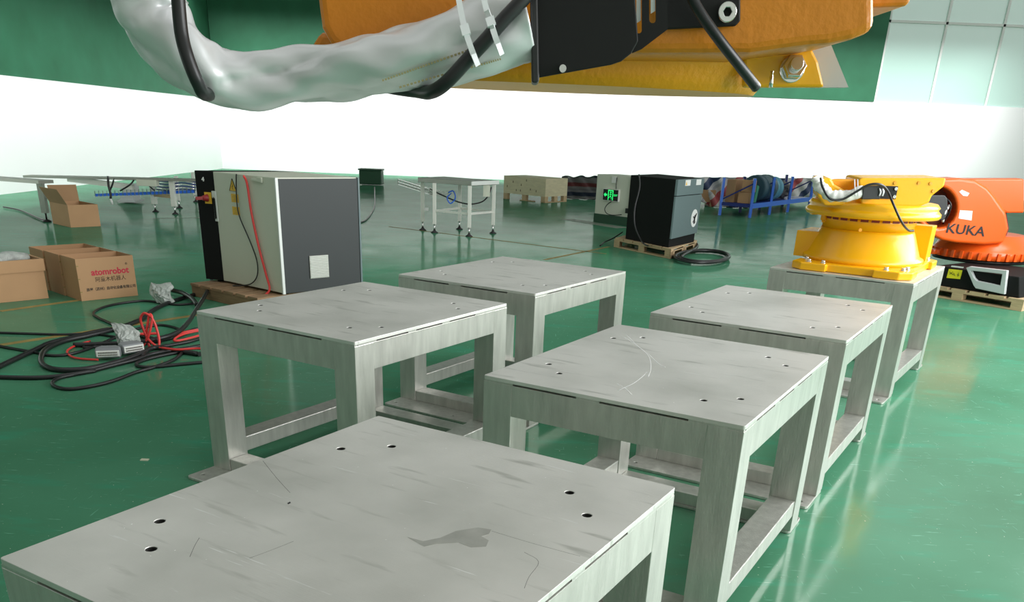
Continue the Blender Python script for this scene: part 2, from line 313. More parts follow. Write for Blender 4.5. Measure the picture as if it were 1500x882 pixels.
# stains with a shape of their own on the near plate
def stain(name, t, pts, m, w=None):
    bm = B()
    if w: tube(bm, [V(x, y, H+.0002) for x, y in pts], w, 6, 4); bmesh.ops.scale(bm, vec=(1, 1, .08), verts=bm.verts, space=Matrix.Translation((0, 0, -H)))
    else: prism(bm, [V(x, y, H+.0001) for x, y in pts], (0, 0, .0003))
    return obj(name, bm, m, t)
def tl(i, u, v, z=H):
    p = at(u, v, z); (x, y), a = TT[i][0], TT[i][1]; dx, dy = p.x-x, p.y-y; return (math.cos(a)*dx+math.sin(a)*dy, -math.sin(a)*dx+math.cos(a)*dy)
M['stain'] = mat('dull_grey_stain', (.50, .50, .46), .5, .7, noise=.2, nscale=20); M['chalk'] = mat('chalky_scratch', (.8, .8, .79), .6, .3, alpha=.55)
M['scratch'] = mat('fine_dark_scratch', (.2, .2, .18), .5, .8, alpha=.6); M['rust'] = mat('faint_rust', (.55, .42, .33), .5, .8, alpha=.4, noise=.1)
stain('stain', t0, [tl(0, *p) for p in ((597, 787), (620, 793), (645, 788), (668, 778), (700, 773), (720, 776), (716, 783), (705, 786), (716, 792), (712, 801), (690, 802), (672, 795), (640, 797), (622, 801))], 'stain')
stain('dark_chip', t0, [tl(0, *p) for p in ((421, 737), (425, 735), (426, 737), (422, 739))], 'ink')
for pts in (((385, 675), (405, 700), (425, 722)), ((720, 778), (780, 796), (850, 815)), ((768, 809), (789, 823), (775, 845), (768, 862)), ((278, 816), (285, 800), (292, 788)), ((365, 818), (400, 805), (430, 793))): stain('scratch', t0, [tl(0, *p) for p in pts], 'scratch', .0006)
for pts in (((917, 490), (935, 508), (950, 522), (953, 540), (949, 552)), ((903, 562), (915, 568), (925, 578)), ((912, 492), (945, 515), (965, 533), (975, 538)), ((948, 545), (930, 560), (905, 572))): stain('chalk_mark', tabs[1], [tl(1, *p) for p in pts], 'chalk', .0022)
# ------------------------------------------------------------------ yellow robot on the far table
RC = Vector((2.553, 6.632, 0)); ta = TT[3][1]; E0 = Vector((1.813, 6.403, 0)); eu = Vector((math.cos(ta), math.sin(ta), 0)); ev = Vector((-math.sin(ta), math.cos(ta), 0))
R = thing('robot', 'yellow industrial robot base bolted onto the farthest steel table', 'robot', (RC.x, RC.y, H), ta)
def E(u, v, z): return E0 + eu*u + ev*v + V(0, 0, z)
bm = B(); fl = [(.20, .05), (.38, .05), (.38, .085), (.70, .085), (.70, .05), (.87, .05), (.945, .12), (.945, .30), (.915, .30), (.915, .86), (.945, .86), (.945, 1.05), (.87, 1.13), (.70, 1.13), (.70, 1.10), (.38, 1.10), (.38, 1.13), (.20, 1.13), (.12, 1.05), (.12, .86), (.15, .86), (.15, .30), (.12, .30), (.12, .12)]
prism(bm, [E(u, v, H+.002) for u, v in fl], (0, 0, .052)); pobj('base_flange', bm, 'yellow', R, bevel=.008)
for u, v in ((.24, .12), (.34, .12), (.77, .11), (.87, .17), (.19, .24), (.88, 1.0), (.78, 1.07), (.88, .25)):
    bm = B(); p = E(u, v, H+.054); cyl(bm, p, p+V(0, 0, .004), .021, n=16); cyl(bm, p+V(0, 0, .004), p+V(0, 0, .02), .015, n=6); pobj('bolt', bm, 'inox', R)
bm = B(); c = RC + V(-.005, 0, 0); lathe(bm, [(.425, .853), (.425, .885), (.395, .90), (.33, 1.06), (.322, 1.075)], c, 64); pobj('base_cone', bm, 'yellow', R)
bm = B(); lathe(bm, [(.318, 1.075), (.318, 1.115), (.325, 1.12), (.325, 1.16)], c, 64); pobj('neck_ring', bm, 'yellow', R)
bm = B()
for i in range(28):
    a = 2*math.pi*i/28; X = Matrix.Translation(c+V(0, 0, 1.147)) @ Matrix.Rotation(a, 4, 'Z'); box(bm, .31, .329, -.026, .026, -.008, .008, X)
pobj('vent_slots', bm, 'recess_shade', R)
bm = B(); lathe(bm, [(.40, 1.160), (.455, 1.166), (.465, 1.18), (.465, 1.20), (.45, 1.212), (.44, 1.225), (.45, 1.24), (.43, 1.265)], c+V(.01, 0, 0), 64); pobj('rotating_ring', bm, 'yellow', R)
bm = B(); p = atY(1240, 342, RC.y-.315)
bm2 = B(); q = atY(1260, 337, c.y-.335); cyl(bm, q, q+V(0, -.004, 0), .012, n=16); pobj('plug', bm, 'gold_cast', R)
bm2.free()
# stop lugs
for sx, (a, b) in ((-1, ((1188, 311), (1206, 311))), (1, ((1352, 316), (1370, 314)))):
    bm = B(); bar(bm, atY(*a, RC.y), atY(*b, RC.y), .05, .028); 
    if sx < 0: q = atY(1208, 312, RC.y-.02); cyl(bm, q, q+V(0, 0, -.05), .022, n=12); cyl(bm, q+V(0, 0, -.05), q+V(0, 0, -.065), .012, n=12)
    pobj('stop_lug', bm, 'yellow', R, bevel=.004)
# body: silhouette outline pushed back
YF = RC.y-.36
def poly(px, y): return [atY(u, v, y) for u, v in px]
bm = B(); prism(bm, poly([(1262, 261), (1258, 264), (1262, 300), (1345, 303), (1361, 297), (1365, 287), (1383, 273), (1386, 261)], YF), (.12, .62, 0)); pobj('swivel_body', bm, 'yellow', R, bevel=.012)
bm = B(); prism(bm, poly([(1197, 261), (1198, 288), (1208, 301), (1264, 301), (1264, 288), (1240, 280), (1222, 270), (1217, 261)], YF+.06), (.12, .5, 0)); pobj('side_housing', bm, 'yellow', R, bevel=.012)
bm = B(); prism(bm, poly([(1215, 263), (1222, 272), (1242, 283), (1264, 286), (1264, 263)], YF+.14), (.1, .2, 0)); pobj('recess_panel', bm, 'gold_cast', R, bevel=.01)
for u, v in ((1311, 268), (1346, 268), (1363, 269), (1367, 280)): bm = B(); q = atY(u, v, YF); cyl(bm, q+V(0, .01, 0), q+V(0, -.008, 0), .012, n=6); pobj('cap_screw', bm, 'gold_cast', R)
# black clamp bracket, hose, cable
bm = B(); prism(bm, poly([(1288, 272), (1316, 273), (1312, 292), (1286, 291)], YF-.012), (0, .012, 0)); pobj('bracket_plate', bm, 'black', R, bevel=.002)
bm = B(); prism(bm, poly([(1265, 273), (1291, 272), (1289, 292), (1263, 292)], YF-.10), (0, .088, 0)); pobj('clamp_box', bm, 'black_plastic', R, bevel=.004)
for u, v in ((1312, 276.5), (1309.5, 288)): bm = B(); q = atY(u, v, YF-.012); cyl(bm, q, q+V(0, -.012, 0), .011, n=12); pobj('bracket_screw', bm, 'inox', R)
for u in (1288, 1292.5):
    bm = B(); tube(bm, [atY(u, 276, YF-.105), atY(u+2, 281, YF-.11), atY(u, 287, YF-.105)], .006, 6, 4); pobj('zip_tie', bm, 'tie', R)
bm = B(); tube(bm, [atY(1196, 261, YF+.02), atY(1199, 270, YF), atY(1207, 279, YF-.03), atY(1220, 287, YF-.05), atY(1238, 287, YF-.06), atY(1264, 280, YF-.06)], .04, 14, 8, lambda t, a: .036+.006*math.sin(a*3+t*20)+.003*math.sin(t*55)); pobj('white_hose_sleeve', bm, 'whitep', R, label='white fabric hose sleeve curving to the black clamp')
for u in (1252, 1256.5):
    bm = B(); tube(bm, [atY(u, 263, YF+.02), atY(u, 271, YF-.02), atY(u+.5, 279, YF-.11), atY(u+1, 287, YF-.105)], .004, 6, 5); pobj('zip_tie', bm, 'tie', R)
bm = B(); tube(bm, [atY(1202, 261, YF-.05), atY(1205, 274, YF-.1), atY(1216, 291, YF-.12), atY(1234, 292, YF-.12), atY(1254, 281, YF-.13), atY(1272, 271, YF-.14), atY(1288, 270, YF-.14), atY(1299, 278, YF-.10), atY(1309, 300, RC.y-.5), atY(1320, 324, RC.y-.50), atY(1330, 337, RC.y-.42), atY(1338, 338, RC.y-.36)], .008, 8, 8); pobj('thin_cable', bm, 'rubber', R, label='thin black cable looping over the clamp and down to the base')
# connector boxes at either side of the foot
bm = B(); box(bm, .03, .2, .42, .78, H+.052, H+.235); pobj('connector_box', (bmesh.ops.transform(bm, matrix=Matrix.Translation(E0) @ Matrix.Rotation(ta, 4, 'Z'), verts=bm.verts), bm)[1], 'yellow', R, bevel=.006)
bm = B(); box(bm, .62, .88, .93, 1.10, H+.052, H+.30); pobj('connector_box', (bmesh.ops.transform(bm, matrix=Matrix.Translation(E0) @ Matrix.Rotation(ta, 4, 'Z'), verts=bm.verts), bm)[1], 'yellow', R, bevel=.006)
# ------------------------------------------------------------------ orange robot at the right edge, on its black pedestal and pallet
def pallet(x, y, rz, w, d, label, nb=3, top=7, h=.13):
    t = thing('wooden_pallet', label, 'pallet', (x, y, 0), rz)
    for i in range(top):
        bw = w/(top*1.25-.25); x0 = i*bw*1.25; bm = B(); box(bm, x0, x0+bw, 0, d, h-.02+random.uniform(-.001, .001), h); obj('plank', bm, 'wood', t)
    for j in range(nb):
        y0 = j*(d-.1)/(nb-1); bm = B(); box(bm, 0, w, y0, y0+.1, h-.042, h-.0215); obj('plank', bm, 'wood', t)
        bm = B(); box(bm, 0, w, y0, y0+.1, .001, .018); obj('plank', bm, 'wood', t)
        for i in range(3): x0 = i*(w-.13)/2; bm = B(); box(bm, x0, x0+.13, y0, y0+.1, .0185, h-.0425); obj('block', bm, 'wood', t)
    return t
pk = pallet(4.72, 10.92, math.atan2(10.085-10.506, 5.394-5.065), 1.5, 1.1, 'pale wooden pallet under the black pedestal of the orange robot')
KY = 10.9
K = thing('robot', 'orange robot on a black pedestal at the right edge, behind the yellow one', 'robot', (5.45, 11.2, .13))
kc = Vector((atY(1437, 365, 11.45).x, 11.45, 0))
bm = B(); lathe(bm, [(.54, .392), (.57, .40), (.57, .485), (.55, .50), (.52, .55), (.45, .68)], kc, 48); pobj('base_ring', bm, 'kuka', K)
for i in range(34):
    a = 2*math.pi*i/34
    if math.sin(a) < .35: bm = B(); X = Matrix.Translation(kc+V(0, 0, .445)) @ Matrix.Rotation(a, 4, 'Z'); box(bm, .55, .592, -.02, .02, -.045, .045, X); pobj('ring_lug', bm, 'kuka', K, bevel=.004)
bm = B(); q = atY(1366, 368, 11.35); cyl(bm, q+V(0, 0, -.03), q+V(0, 0, .03), .055, n=20); bar(bm, q, q+V(.14, 0, 0), .05, .05); pobj('stop_lug', bm, 'kuka', K, bevel=.006)
ho = [(1376+26*math.cos(a), 304+30*math.sin(a)) for a in [2*math.pi*i/28 for i in range(28)]]
outl = [(1344, 312), (1346, 325), (1356, 338), (1370, 347), (1380, 352), (1400, 356), (1441, 359), (1470, 357), (1478, 335), (1474, 310), (1460, 290), (1447, 275), (1430, 264), (1405, 261), (1375, 262), (1356, 272), (1347, 290)]
bm = B(); prism(bm, poly(outl, KY), (.05, .45, 0), [poly(ho, KY)]); pobj('swivel_body', bm, 'kuka', K, bevel=.035, seg=4)
bm = B(); prism(bm, poly(outl, KY+.28), (.03, .2, 0)); pobj('back_shell', bm, 'recess_shade', K)
bm = B(); prism(bm, poly([(1358, 286), (1384, 286), (1388, 291), (1389, 312), (1384, 322), (1372, 324), (1358, 322)], KY-.02), (.02, .3, 0)); pobj('motor', bm, 'black_plastic', K, bevel=.01)
bm = B(); tube(bm, [atY(1391, 301, KY+.03), atY(1385, 310, KY-.01), atY(1381, 325, KY+.02)], .015, 8, 5); pobj('motor_plug', bm, 'white_lab', K)
bm = B(); tube(bm, [atY(1386, 290, KY+.03), atY(1393, 300, KY-.01), atY(1389, 315, KY+.02), atY(1381, 328, KY+.1)], .01, 8, 5); pobj('motor_cable', bm, 'rubber', K)
bm = B(); prism(bm, poly([(1387, 262), (1405, 267), (1425, 282), (1441, 296), (1475, 312), (1500, 312), (1500, 262)], KY+.06), (.1, .35, 0)); pobj('link_arm', bm, 'kuka', K, bevel=.03, seg=3)
bm = B(); prism(bm, poly([(1406, 308), (1424.5, 309), (1423, 323), (1404, 320)], KY-.001), (0, -.003, 0)); lb = pobj('rating_label', bm, 'white_lab', K)
bm = B(); prism(bm, poly([(1405, 281), (1409, 278), (1420, 283), (1417, 287.5), (1411, 287)], KY-.001), (0, -.003, 0)); pobj('warning_label', bm, 'white_lab', K)
kp = atY(1414.5, 337.5, KY-.004); text('lettering', 'KUKA', .155, (Matrix.Translation(kp-K.location)) @ basis((0, 0, 0), (1.15, 0, -.065), (0.03, 0, 1), (0, -1, 0)), 'ink', K, .001, .002)
P_ = thing('robot_pedestal', 'black steel pedestal with a yellow sticker under the orange robot', 'pedestal', (5.4, 11.2, .13))
prz = math.atan2(10.085-10.506, 5.394-5.065); pu = V(math.cos(prz), math.sin(prz), 0); pvv = V(-pu.y, pu.x, 0); po = V(4.72, 10.92, 0)+pvv*.05
def PP(u, v, off=0):                        # point of the pedestal's front face seen at a pixel
    d = FW*F + RT*(u-CX) - UP*(v-CY); q = po - pvv*off; return EYE + d*((q-EYE).dot(pvv)/d.dot(pvv))
def ppoly(px, off): return [PP(u, v, off) for u, v in px]
bm = B(); prism(bm, [po+pu*.35+V(0, 0, .132), po+pu*1.42+V(0, 0, .132), po+pu*1.36+V(0, 0, .355), po+pu*.40+V(0, 0, .355)], pvv*1.0); pobj('pedestal_body', bm, 'black_matt', P_, bevel=.01)
bm = B(); cyl(bm, V(kc.x, kc.y, .356), V(kc.x, kc.y, .391), .55, n=40); pobj('mounting_disc', bm, 'black', P_)
bm = B(); prism(bm, ppoly([(1390, 394), (1410, 396), (1406.5, 409), (1386.5, 407)], .001), -pvv*.002); sk = pobj('yellow_sticker', bm, 'sticker_br', P_)
bm = B()
for a, b in (((1391, 398), (1397, 403)), ((1396, 398), (1391, 402)), ((1397, 400), (1399, 404)), ((1404, 399.5), (1403, 405)), ((1402, 402), (1405, 403.5))): bar(bm, PP(*a, .005), PP(*b, .005), .006, .002)
pobj('sticker_symbols', bm, 'ink', P_)
bm = B(); prism(bm, ppoly([(1394, 389), (1412, 391), (1411, 393), (1393, 391)], .001), -pvv*.002); pobj('white_label', bm, 'white_lab', P_)
bm = B(); prism(bm, ppoly([(1418, 392), (1424, 390), (1478, 396), (1474, 431), (1432, 422), (1429, 418)], .002), -pvv*.05, [ppoly([(1425, 396), (1471, 401), (1468, 418), (1434, 411), (1430, 407)], .002)]); pobj('fork_handle', bm, 'greyplate', P_, bevel=.005)
# ------------------------------------------------------------------ pale control cabinet at the left
def cabpt(u, v, z=.13): return at(u, v, z)
q0, q1, q2, q3 = V(-3.20, 8.86, 0), V(-3.0, 8.80, 0), V(-2.24, 8.21, 0), V(-1.60, 8.81, 0)
ZT, ZBt = 1.175, .15
dd = (q3-q2)
CB = thing('control_cabinet', 'tall pale grey-green and charcoal control cabinet with red cable down its side', 'cabinet', (q2.x, q2.y, .13))
bk0 = q0 + dd*.9; bk1 = q1 + dd
bm = B(); prism(bm, [q1+V(0, 0, ZBt), q2+V(0, 0, ZBt), q3+V(0, 0, ZBt), bk1+V(0, 0, ZBt)], (0, 0, ZT-ZBt)); pobj('cabinet_body', bm, 'cream', CB, bevel=.006)
nL = Vector((q1.y-q2.y, q2.x-q1.x, 0)).normalized(); nL = nL if nL.y < 0 else -nL      # outward normal of the pale side
nF = Vector((q3.y-q2.y, q2.x-q3.x, 0)).normalized(); nF = nF if nF.y < 0 else -nF      # outward normal of the charcoal face
uL = (q1-q2).normalized(); uF = (q3-q2).normalized()
def LP(s, z, o=0): return q2 + uL*s + nL*o + V(0, 0, z)
def FP(s, z, o=0): return q2 + uF*s + nF*o + V(0, 0, z)
lw = (q1-q2).length; fw_ = (q3-q2).length
bm = B(); prism(bm, [FP(.012, ZBt), FP(fw_-.02, ZBt), FP(fw_-.02, ZT-.01), FP(.012, ZT-.01)], nF*.018); pobj('charcoal_panel', bm, 'charcoal', CB, bevel=.003)
bm = B(); prism(bm, [FP(fw_-.018, ZBt), FP(fw_, ZBt), FP(fw_, ZT), FP(fw_-.018, ZT)], nF*.024); pobj('edge_strip', bm, 'slate', CB)
bm = B(); prism(bm, [FP(-.012, ZBt-.005), FP(.014, ZBt-.005), FP(.014, ZT), FP(-.012, ZT)], nF*.022); pobj('white_corner_strip', bm, 'frame_white', CB)
dF = Vector((-.94, .05, 0)).normalized()
bm = B(); prism(bm, [q0+V(0, 0, ZBt), q1+V(0, 0, ZBt), bk1+V(0, 0, ZBt), bk0+V(0, 0, ZBt)], (0, 0, ZT-ZBt+.002)); pobj('black_door', bm, 'black_matt', CB, bevel=.004)
bm = B(); prism(bm, [LP(lw-.03, .72, .002), LP(lw-.03, 1.0, .002), LP(lw+.04, 1.0, .002), LP(lw+.06, .95, .002), LP(lw+.02, .93, .002), LP(lw+.02, .72, .002)], nL*.012); pobj('door_hinge', bm, 'frame_white', CB, bevel=.003)
bm = B(); prism(bm, [LP(lw+.01, .74, .006), LP(lw-.012, .75, .006), LP(lw-.012, .93, .006), LP(lw+.012, .945, .006)], nL*.012); pobj('hinge_gap', bm, 'black_matt', CB)
kn = (q1-q0).normalized(); nB = Vector((kn.y, -kn.x, 0)); nB = nB if nB.y < 0 else -nB
def BP(s, z, o=0): return q0 + kn*s + nB*o + V(0, 0, z)
bm = B(); prism(bm, [BP(.09, .88), BP(.165, .88), BP(.165, .985), BP(.09, .985)], nB*.006); sw = pobj('switch_plate', bm, 'sticker', CB)
bm = B(); a = BP(.125, .932, .006); cyl(bm, a, a+nB*.035+V(-.03, 0, 0), .036, .022, n=20); bar(bm, a+nB*.03+V(-.02, 0, 0), a+nB*.07+V(-.075, 0, -.003), .022, .03); k2 = obj('switch_knob', local(CB, bm), 'red', sw, bevel=.003)
bm = B(); prism(bm, [LP(.60, 1.02, .001), LP(.71, 1.02, .001), LP(.655, 1.13, .001)], nL*.002); w1 = pobj('warning_sign', bm, 'sticker', CB)
bm = B()
for a, b in (((.60, 1.02), (.71, 1.02)), ((.71, 1.02), (.655, 1.13)), ((.655, 1.13), (.60, 1.02)), ((.66, 1.09), (.652, 1.062)), ((.652, 1.066), (.664, 1.058)), ((.663, 1.06), (.655, 1.032))): bar(bm, LP(*a, .0035), LP(*b, .0035), .007, .002)
obj('warning_symbol', local(CB, bm), 'ink', w1)
for z in (.92, .805):
    bm = B(); prism(bm, [LP(.58, z, .001), LP(.695, z, .001), LP(.695, z+.075, .001), LP(.58, z+.075, .001)], nL*.002); s_ = pobj('yellow_notice', bm, 'sticker', CB)
    bm = B()
    for i in range(5): bar(bm, LP(.60+.01*(i % 2), z+.012+.012*i, .0035), LP(.675-.012*(i % 3), z+.012+.012*i, .0035), .003, .001)
    obj('notice_print', local(CB, bm), 'brown_ink', s_)
text('door_number', '4', .05, Matrix.Translation(BP(.09, 1.10, .003)-CB.location) @ basis((0, 0, 0), kn, (0, 0, 1), nB), 'white_lab', CB, .002, .003)
bm = B(); prism(bm, [LP(.18, 1.12, .001), LP(.33, 1.135, .001), LP(.33, 1.15, .001), LP(.25, 1.15, .001), LP(.25, 1.165, .001), LP(.18, 1.165, .001)], nL*.02); pobj('latch_cover', bm, 'cream', CB, bevel=.003)
gv = B(); prism(gv, [FP(.285, .27, .016), FP(.49, .27, .016), FP(.49, .48, .016), FP(.285, .48, .016)], nF*.012); vg = pobj('vent_grille', gv, 'inox_matt', CB)
for i in range(13):
    bm = B(); z = .278+i*.0155; prism(bm, [FP(.29, z, .026), FP(.485, z, .026), FP(.485, z+.008, .034), FP(.29, z+.008, .034)], V(0, 0, .003)); obj('louvre', local(CB, bm), 'whitep', vg)
bm = B()
for p in (q2+uF*.08+uL*.08, q3-uF*.1+uL*.1, q0+uF*.12-uL*.06): cyl(bm, V(p.x, p.y, .131), V(p.x, p.y, ZBt+.01), .03, n=12)
pobj('levelling_feet', bm, 'black', CB)
pv = thing('wooden_pallet', 'brown wooden pallet and loose boards under the pale control cabinet', 'pallet', (-3.3, 8.75, 0), math.atan2(uL.y, uL.x)+math.pi)
for i in range(6):
    bm = B(); box(bm, .02+i*.19, .17+i*.19, -.04, .85, .105, .129); obj('plank', bm, 'wood_dk', pv)
for j in (-.03, .36, .74):
    bm = B(); box(bm, .02, 1.12, j, j+.1, .002, .104); obj('bearer', bm, 'wood_dk', pv)
bm = B(); tube(bm, [LP(.43, 1.17, .03), LP(.40, 1.1, .02), LP(.37, .85, .02), LP(.30, .55, .02), LP(.22, .30, .02), LP(.17, .17, .03), LP(.20, .10, .09), LP(.23, .03, .16), LP(.26, .02, .25)], .011, 8, 6); tag(obj('red_cable', bm, 'red_cable'), 'red cable hanging down the pale side of the control cabinet', 'cable')
bm = B(); tube(bm, [LP(.55, 1.17, .02), LP(.56, 1.15, .02), LP(.585, .95, .02), LP(.565, .80, .02), LP(.44, .60, .02), LP(.35, .42, .02), LP(.36, .28, .02), LP(.45, .19, .03), LP(.60, .15, .05), LP(.72, .136, .06)], .006, 8, 6); tag(obj('thin_cable', bm, 'rubber'), 'thin black cable curving over the yellow notices of the pale cabinet', 'cable')
# ------------------------------------------------------------------ cables on the floor
def zp(pts): return [(53+a/5.51, 420+b/5.51) for a, b in pts]
def cable(name, pts, r, m, label, z=0, cat='cable', grp=None, zf=None):
    pp_ = zp(pts); n_ = len(pp_); P3 = [at(u, v, r+(zf[i] if zf else z)) for i, (u, v) in enumerate(pp_)]; bm = B(); tube(bm, P3, r, 8, 7); return tag(obj(name, bm, m), label, cat, grp)
cable('cable_loop', [(1320, 545), (1150, 520), (960, 492), (800, 560), (600, 622), (400, 665), (200, 672), (80, 645), (38, 590), (80, 505), (220, 440), (420, 395), (560, 362), (700, 322), (850, 262), (950, 185), (1100, 118), (1280, 62), (1385, 20)], .019, 'rubber', 'thick black cable making the widest loop of the pile on the floor')
cable('cable_loop', [(1420, -60), (1370, 60), (1290, 190), (1225, 290), (1140, 368), (1010, 415), (800, 450), (500, 465), (300, 470)], .019, 'rubber', 'thick black cable running from under the pale cabinet past the table corner', zf=[.1, .06, .04, .04, .04, .04, .02, 0, 0])
cable('cable_loop', [(1285, 135), (1130, 145), (985, 125), (850, 115), (650, 140), (520, 175), (462, 215), (500, 250), (570, 282), (640, 315)], .011, 'rubber', 'thin black cable curling behind the bubble-wrapped plugs')
cable('cable_loop', [(1080, 25), (1180, 50), (1255, 95), (1300, 150)], .022, 'rubber', 'short thick black cable leading into the upper bubble wrap', z=.03)
cable('cable_loop', [(-620, 362), (-290, 372), (0, 381), (200, 386), (450, 381), (620, 402), (760, 425)], .010, 'rubber', 'thin black cable straight across the yellow line at the left edge')
cable('cable_loop', [(-620, 800), (-290, 640), (0, 505), (110, 455), (300, 408), (450, 372), (620, 345), (800, 380), (1000, 440)], .018, 'rubber', 'second thick black cable running beside the widest loop')
cable('cable_loop', [(-620, 400), (-290, 480), (0, 532), (60, 550), (200, 555), (350, 525), (500, 470), (650, 405), (800, 345), (920, 318), (1010, 310), (1100, 325), (1180, 352)], .011, 'rubber', 'thin black cable passing beneath the red loops', z=.0)
cable('cable_loop', [(-620, 715), (-290, 730), (0, 735), (200, 720), (400, 690), (600, 640), (800, 590), (950, 540), (1200, 500), (1330, 478)], .015, 'rubber', 'black cable sweeping from the left edge below the grey connectors')
cable('cable_loop', [(1190, 525), (1110, 590), (950, 650), (800, 692), (650, 750), (500, 792), (300, 825), (180, 815), (128, 780), (180, 740), (300, 712), (480, 680)], .012, 'rubber', 'black cable whose bend lies nearest the camera')
cable('cable_loop', [(1380, 605), (1320, 612), (1150, 628), (950, 648), (840, 645), (808, 622), (880, 590), (1000, 560), (1150, 530)], .012, 'rubber', 'black cable with a small hairpin bend beside the table leg')
cable('cable_loop', [(1370, 400), (1250, 440), (1100, 470), (940, 500), (850, 560)], .013, 'rubber', 'black cable lying across the red ones near the table leg')
cable('cable_loop', [(1400, 330), (1270, 345), (1150, 400), (980, 440), (850, 470)], .012, 'rubber', 'thin black cable just behind the red ones beside the table corner')
cable('cable_loop', [(380, 480), (400, 492), (520, 480), (680, 450), (820, 440)], .010, 'rubber', 'short thin black cable ending left of the grey connectors')
cable('red_cable', [(435, 440), (320, 475), (250, 520), (280, 562), (360, 582), (500, 590)], .008, 'red_cable', 'red cable end looping left of the grey connectors', z=.004)
cable('red_cable', [(800, 385), (990, 377)], .011, 'red_cable', 'short straight red cable beside the bubble wrap', z=.03)
cable('red_cable', [(995, 492), (1140, 508), (1320, 500), (1500, 530)], .009, 'red_cable', 'red cable lying flat beyond the table leg', z=.03)
cable('red_cable', [(1125, 392), (1210, 365), (1350, 340)], .009, 'red_cable', 'red cable highest up behind the table leg', z=.02)
cable('red_cable', [(1350, 385), (1200, 425), (1115, 437), (1140, 405), (1220, 375), (1340, 352)], .009, 'red_cable', 'red cable doubled back behind the table leg', z=.03)
pb = at(*zp([(910, 490)])[0]); bm = B()
tube(bm, [atY(*zp([p])[0], pb.y+dy) for p, dy in (((850, 498), 0), ((905, 400), .0), ((935, 260), .03), ((915, 225), .04), ((900, 300), .03), ((890, 400), .02), ((915, 484), .0))], .010, 8, 8)
tube(bm, [atY(*zp([p])[0], pb.y+dy) for p, dy in (((920, 235), 0), ((870, 215), .01), ((842, 262), .02), ((868, 350), .02), ((910, 430), .0), ((980, 482), -.02), ((992, 430), .0), ((965, 320), .03), ((925, 235), .03))], .010, 8, 8)
tag(obj('red_cable_coil', bm, 'red_cable'), 'red cable tied in upright loops above the black cables', 'cable')
def crumple(name, outline, lift, label, m='bubble', mound=.5):
    pp_ = zp(outline); cu = sum(p[0] for p in pp_)/len(pp_); cv = sum(p[1] for p in pp_)/len(pp_); n_ = 26; bm = B(); rings = []; g0 = at(cu, max(p[1] for p in pp_)-2)
    for k_ in range(7):
        s = 1-k_/6.5; row = []
        for i in range(n_):
            t = i/n_*len(pp_); a = pp_[int(t) % len(pp_)]; b = pp_[(int(t)+1) % len(pp_)]; f = t-int(t); u = a[0]*(1-f)+b[0]*f; v = a[1]*(1-f)+b[1]*f
            q = atY(cu+(u-cu)*s, cv+(v-cv)*s, g0.y); q.y = g0.y+(q.z*.55) - lift*(1-s)*.8+random.uniform(-.012, .012); q.z = max(.012, q.z)+random.uniform(-.004, .006); row.append(bm.verts.new(q))
        rings.append(row)
    for k_ in range(6):
        for i in range(n_): bm.faces.new((rings[k_][i], rings[k_][(i+1) % n_], rings[k_+1][(i+1) % n_], rings[k_+1][i]))
    bm.faces.new(rings[-1]); o = obj(name, bm, m); s_ = o.modifiers.new('solid', 'SOLIDIFY'); s_.thickness = .006; return tag(o, label, 'packaging')
crumple('bubble_wrap', [(895, -15), (960, -5), (1060, -15), (1085, 20), (1060, 60), (1115, 125), (1085, 152), (1020, 148), (960, 115), (900, 60)], .12, 'piece of clear bubble wrap around a plug, just in front of the printed carton')
crumple('bubble_wrap', [(560, 318), (640, 322), (740, 345), (800, 385), (825, 460), (790, 500), (720, 530), (660, 480), (620, 400)], .14, 'piece of clear bubble wrap standing over the grey connectors')
for i, (o_, a_, lab) in enumerate((((585, 560), .35, 'grey multi-pin connector facing the camera on the black cables'), ((775, 520), .9, 'grey multi-pin connector lying behind, beside the bubble wrap'))):
    g = at(*zp([o_])[0], .03); t = thing('cable_connector', lab, 'connector', (g.x, g.y, .02), a_)
    bm = B(); prism(bm, [V(-.085, -.03, 0), V(.085, -.03, 0), V(.085, .04, .0), V(.06, .09, 0), V(-.05, .09, 0), V(-.085, .04, 0)], (0, 0, .07)); obj('connector_housing', bm, 'congrey', t, bevel=.012)
    bm = B(); box(bm, -.078, .078, -.037, -.03, .012, .058); obj('connector_face', bm, 'whitep', t, bevel=.004)
    bm = B()
    for k_ in range(12):
        for z in (.026, .043): box(bm, -.062+k_*.0108, -.057+k_*.0108, -.041, -.036, z-.004, z+.004)
    obj('contact_pins', bm, 'brown_ink', t)
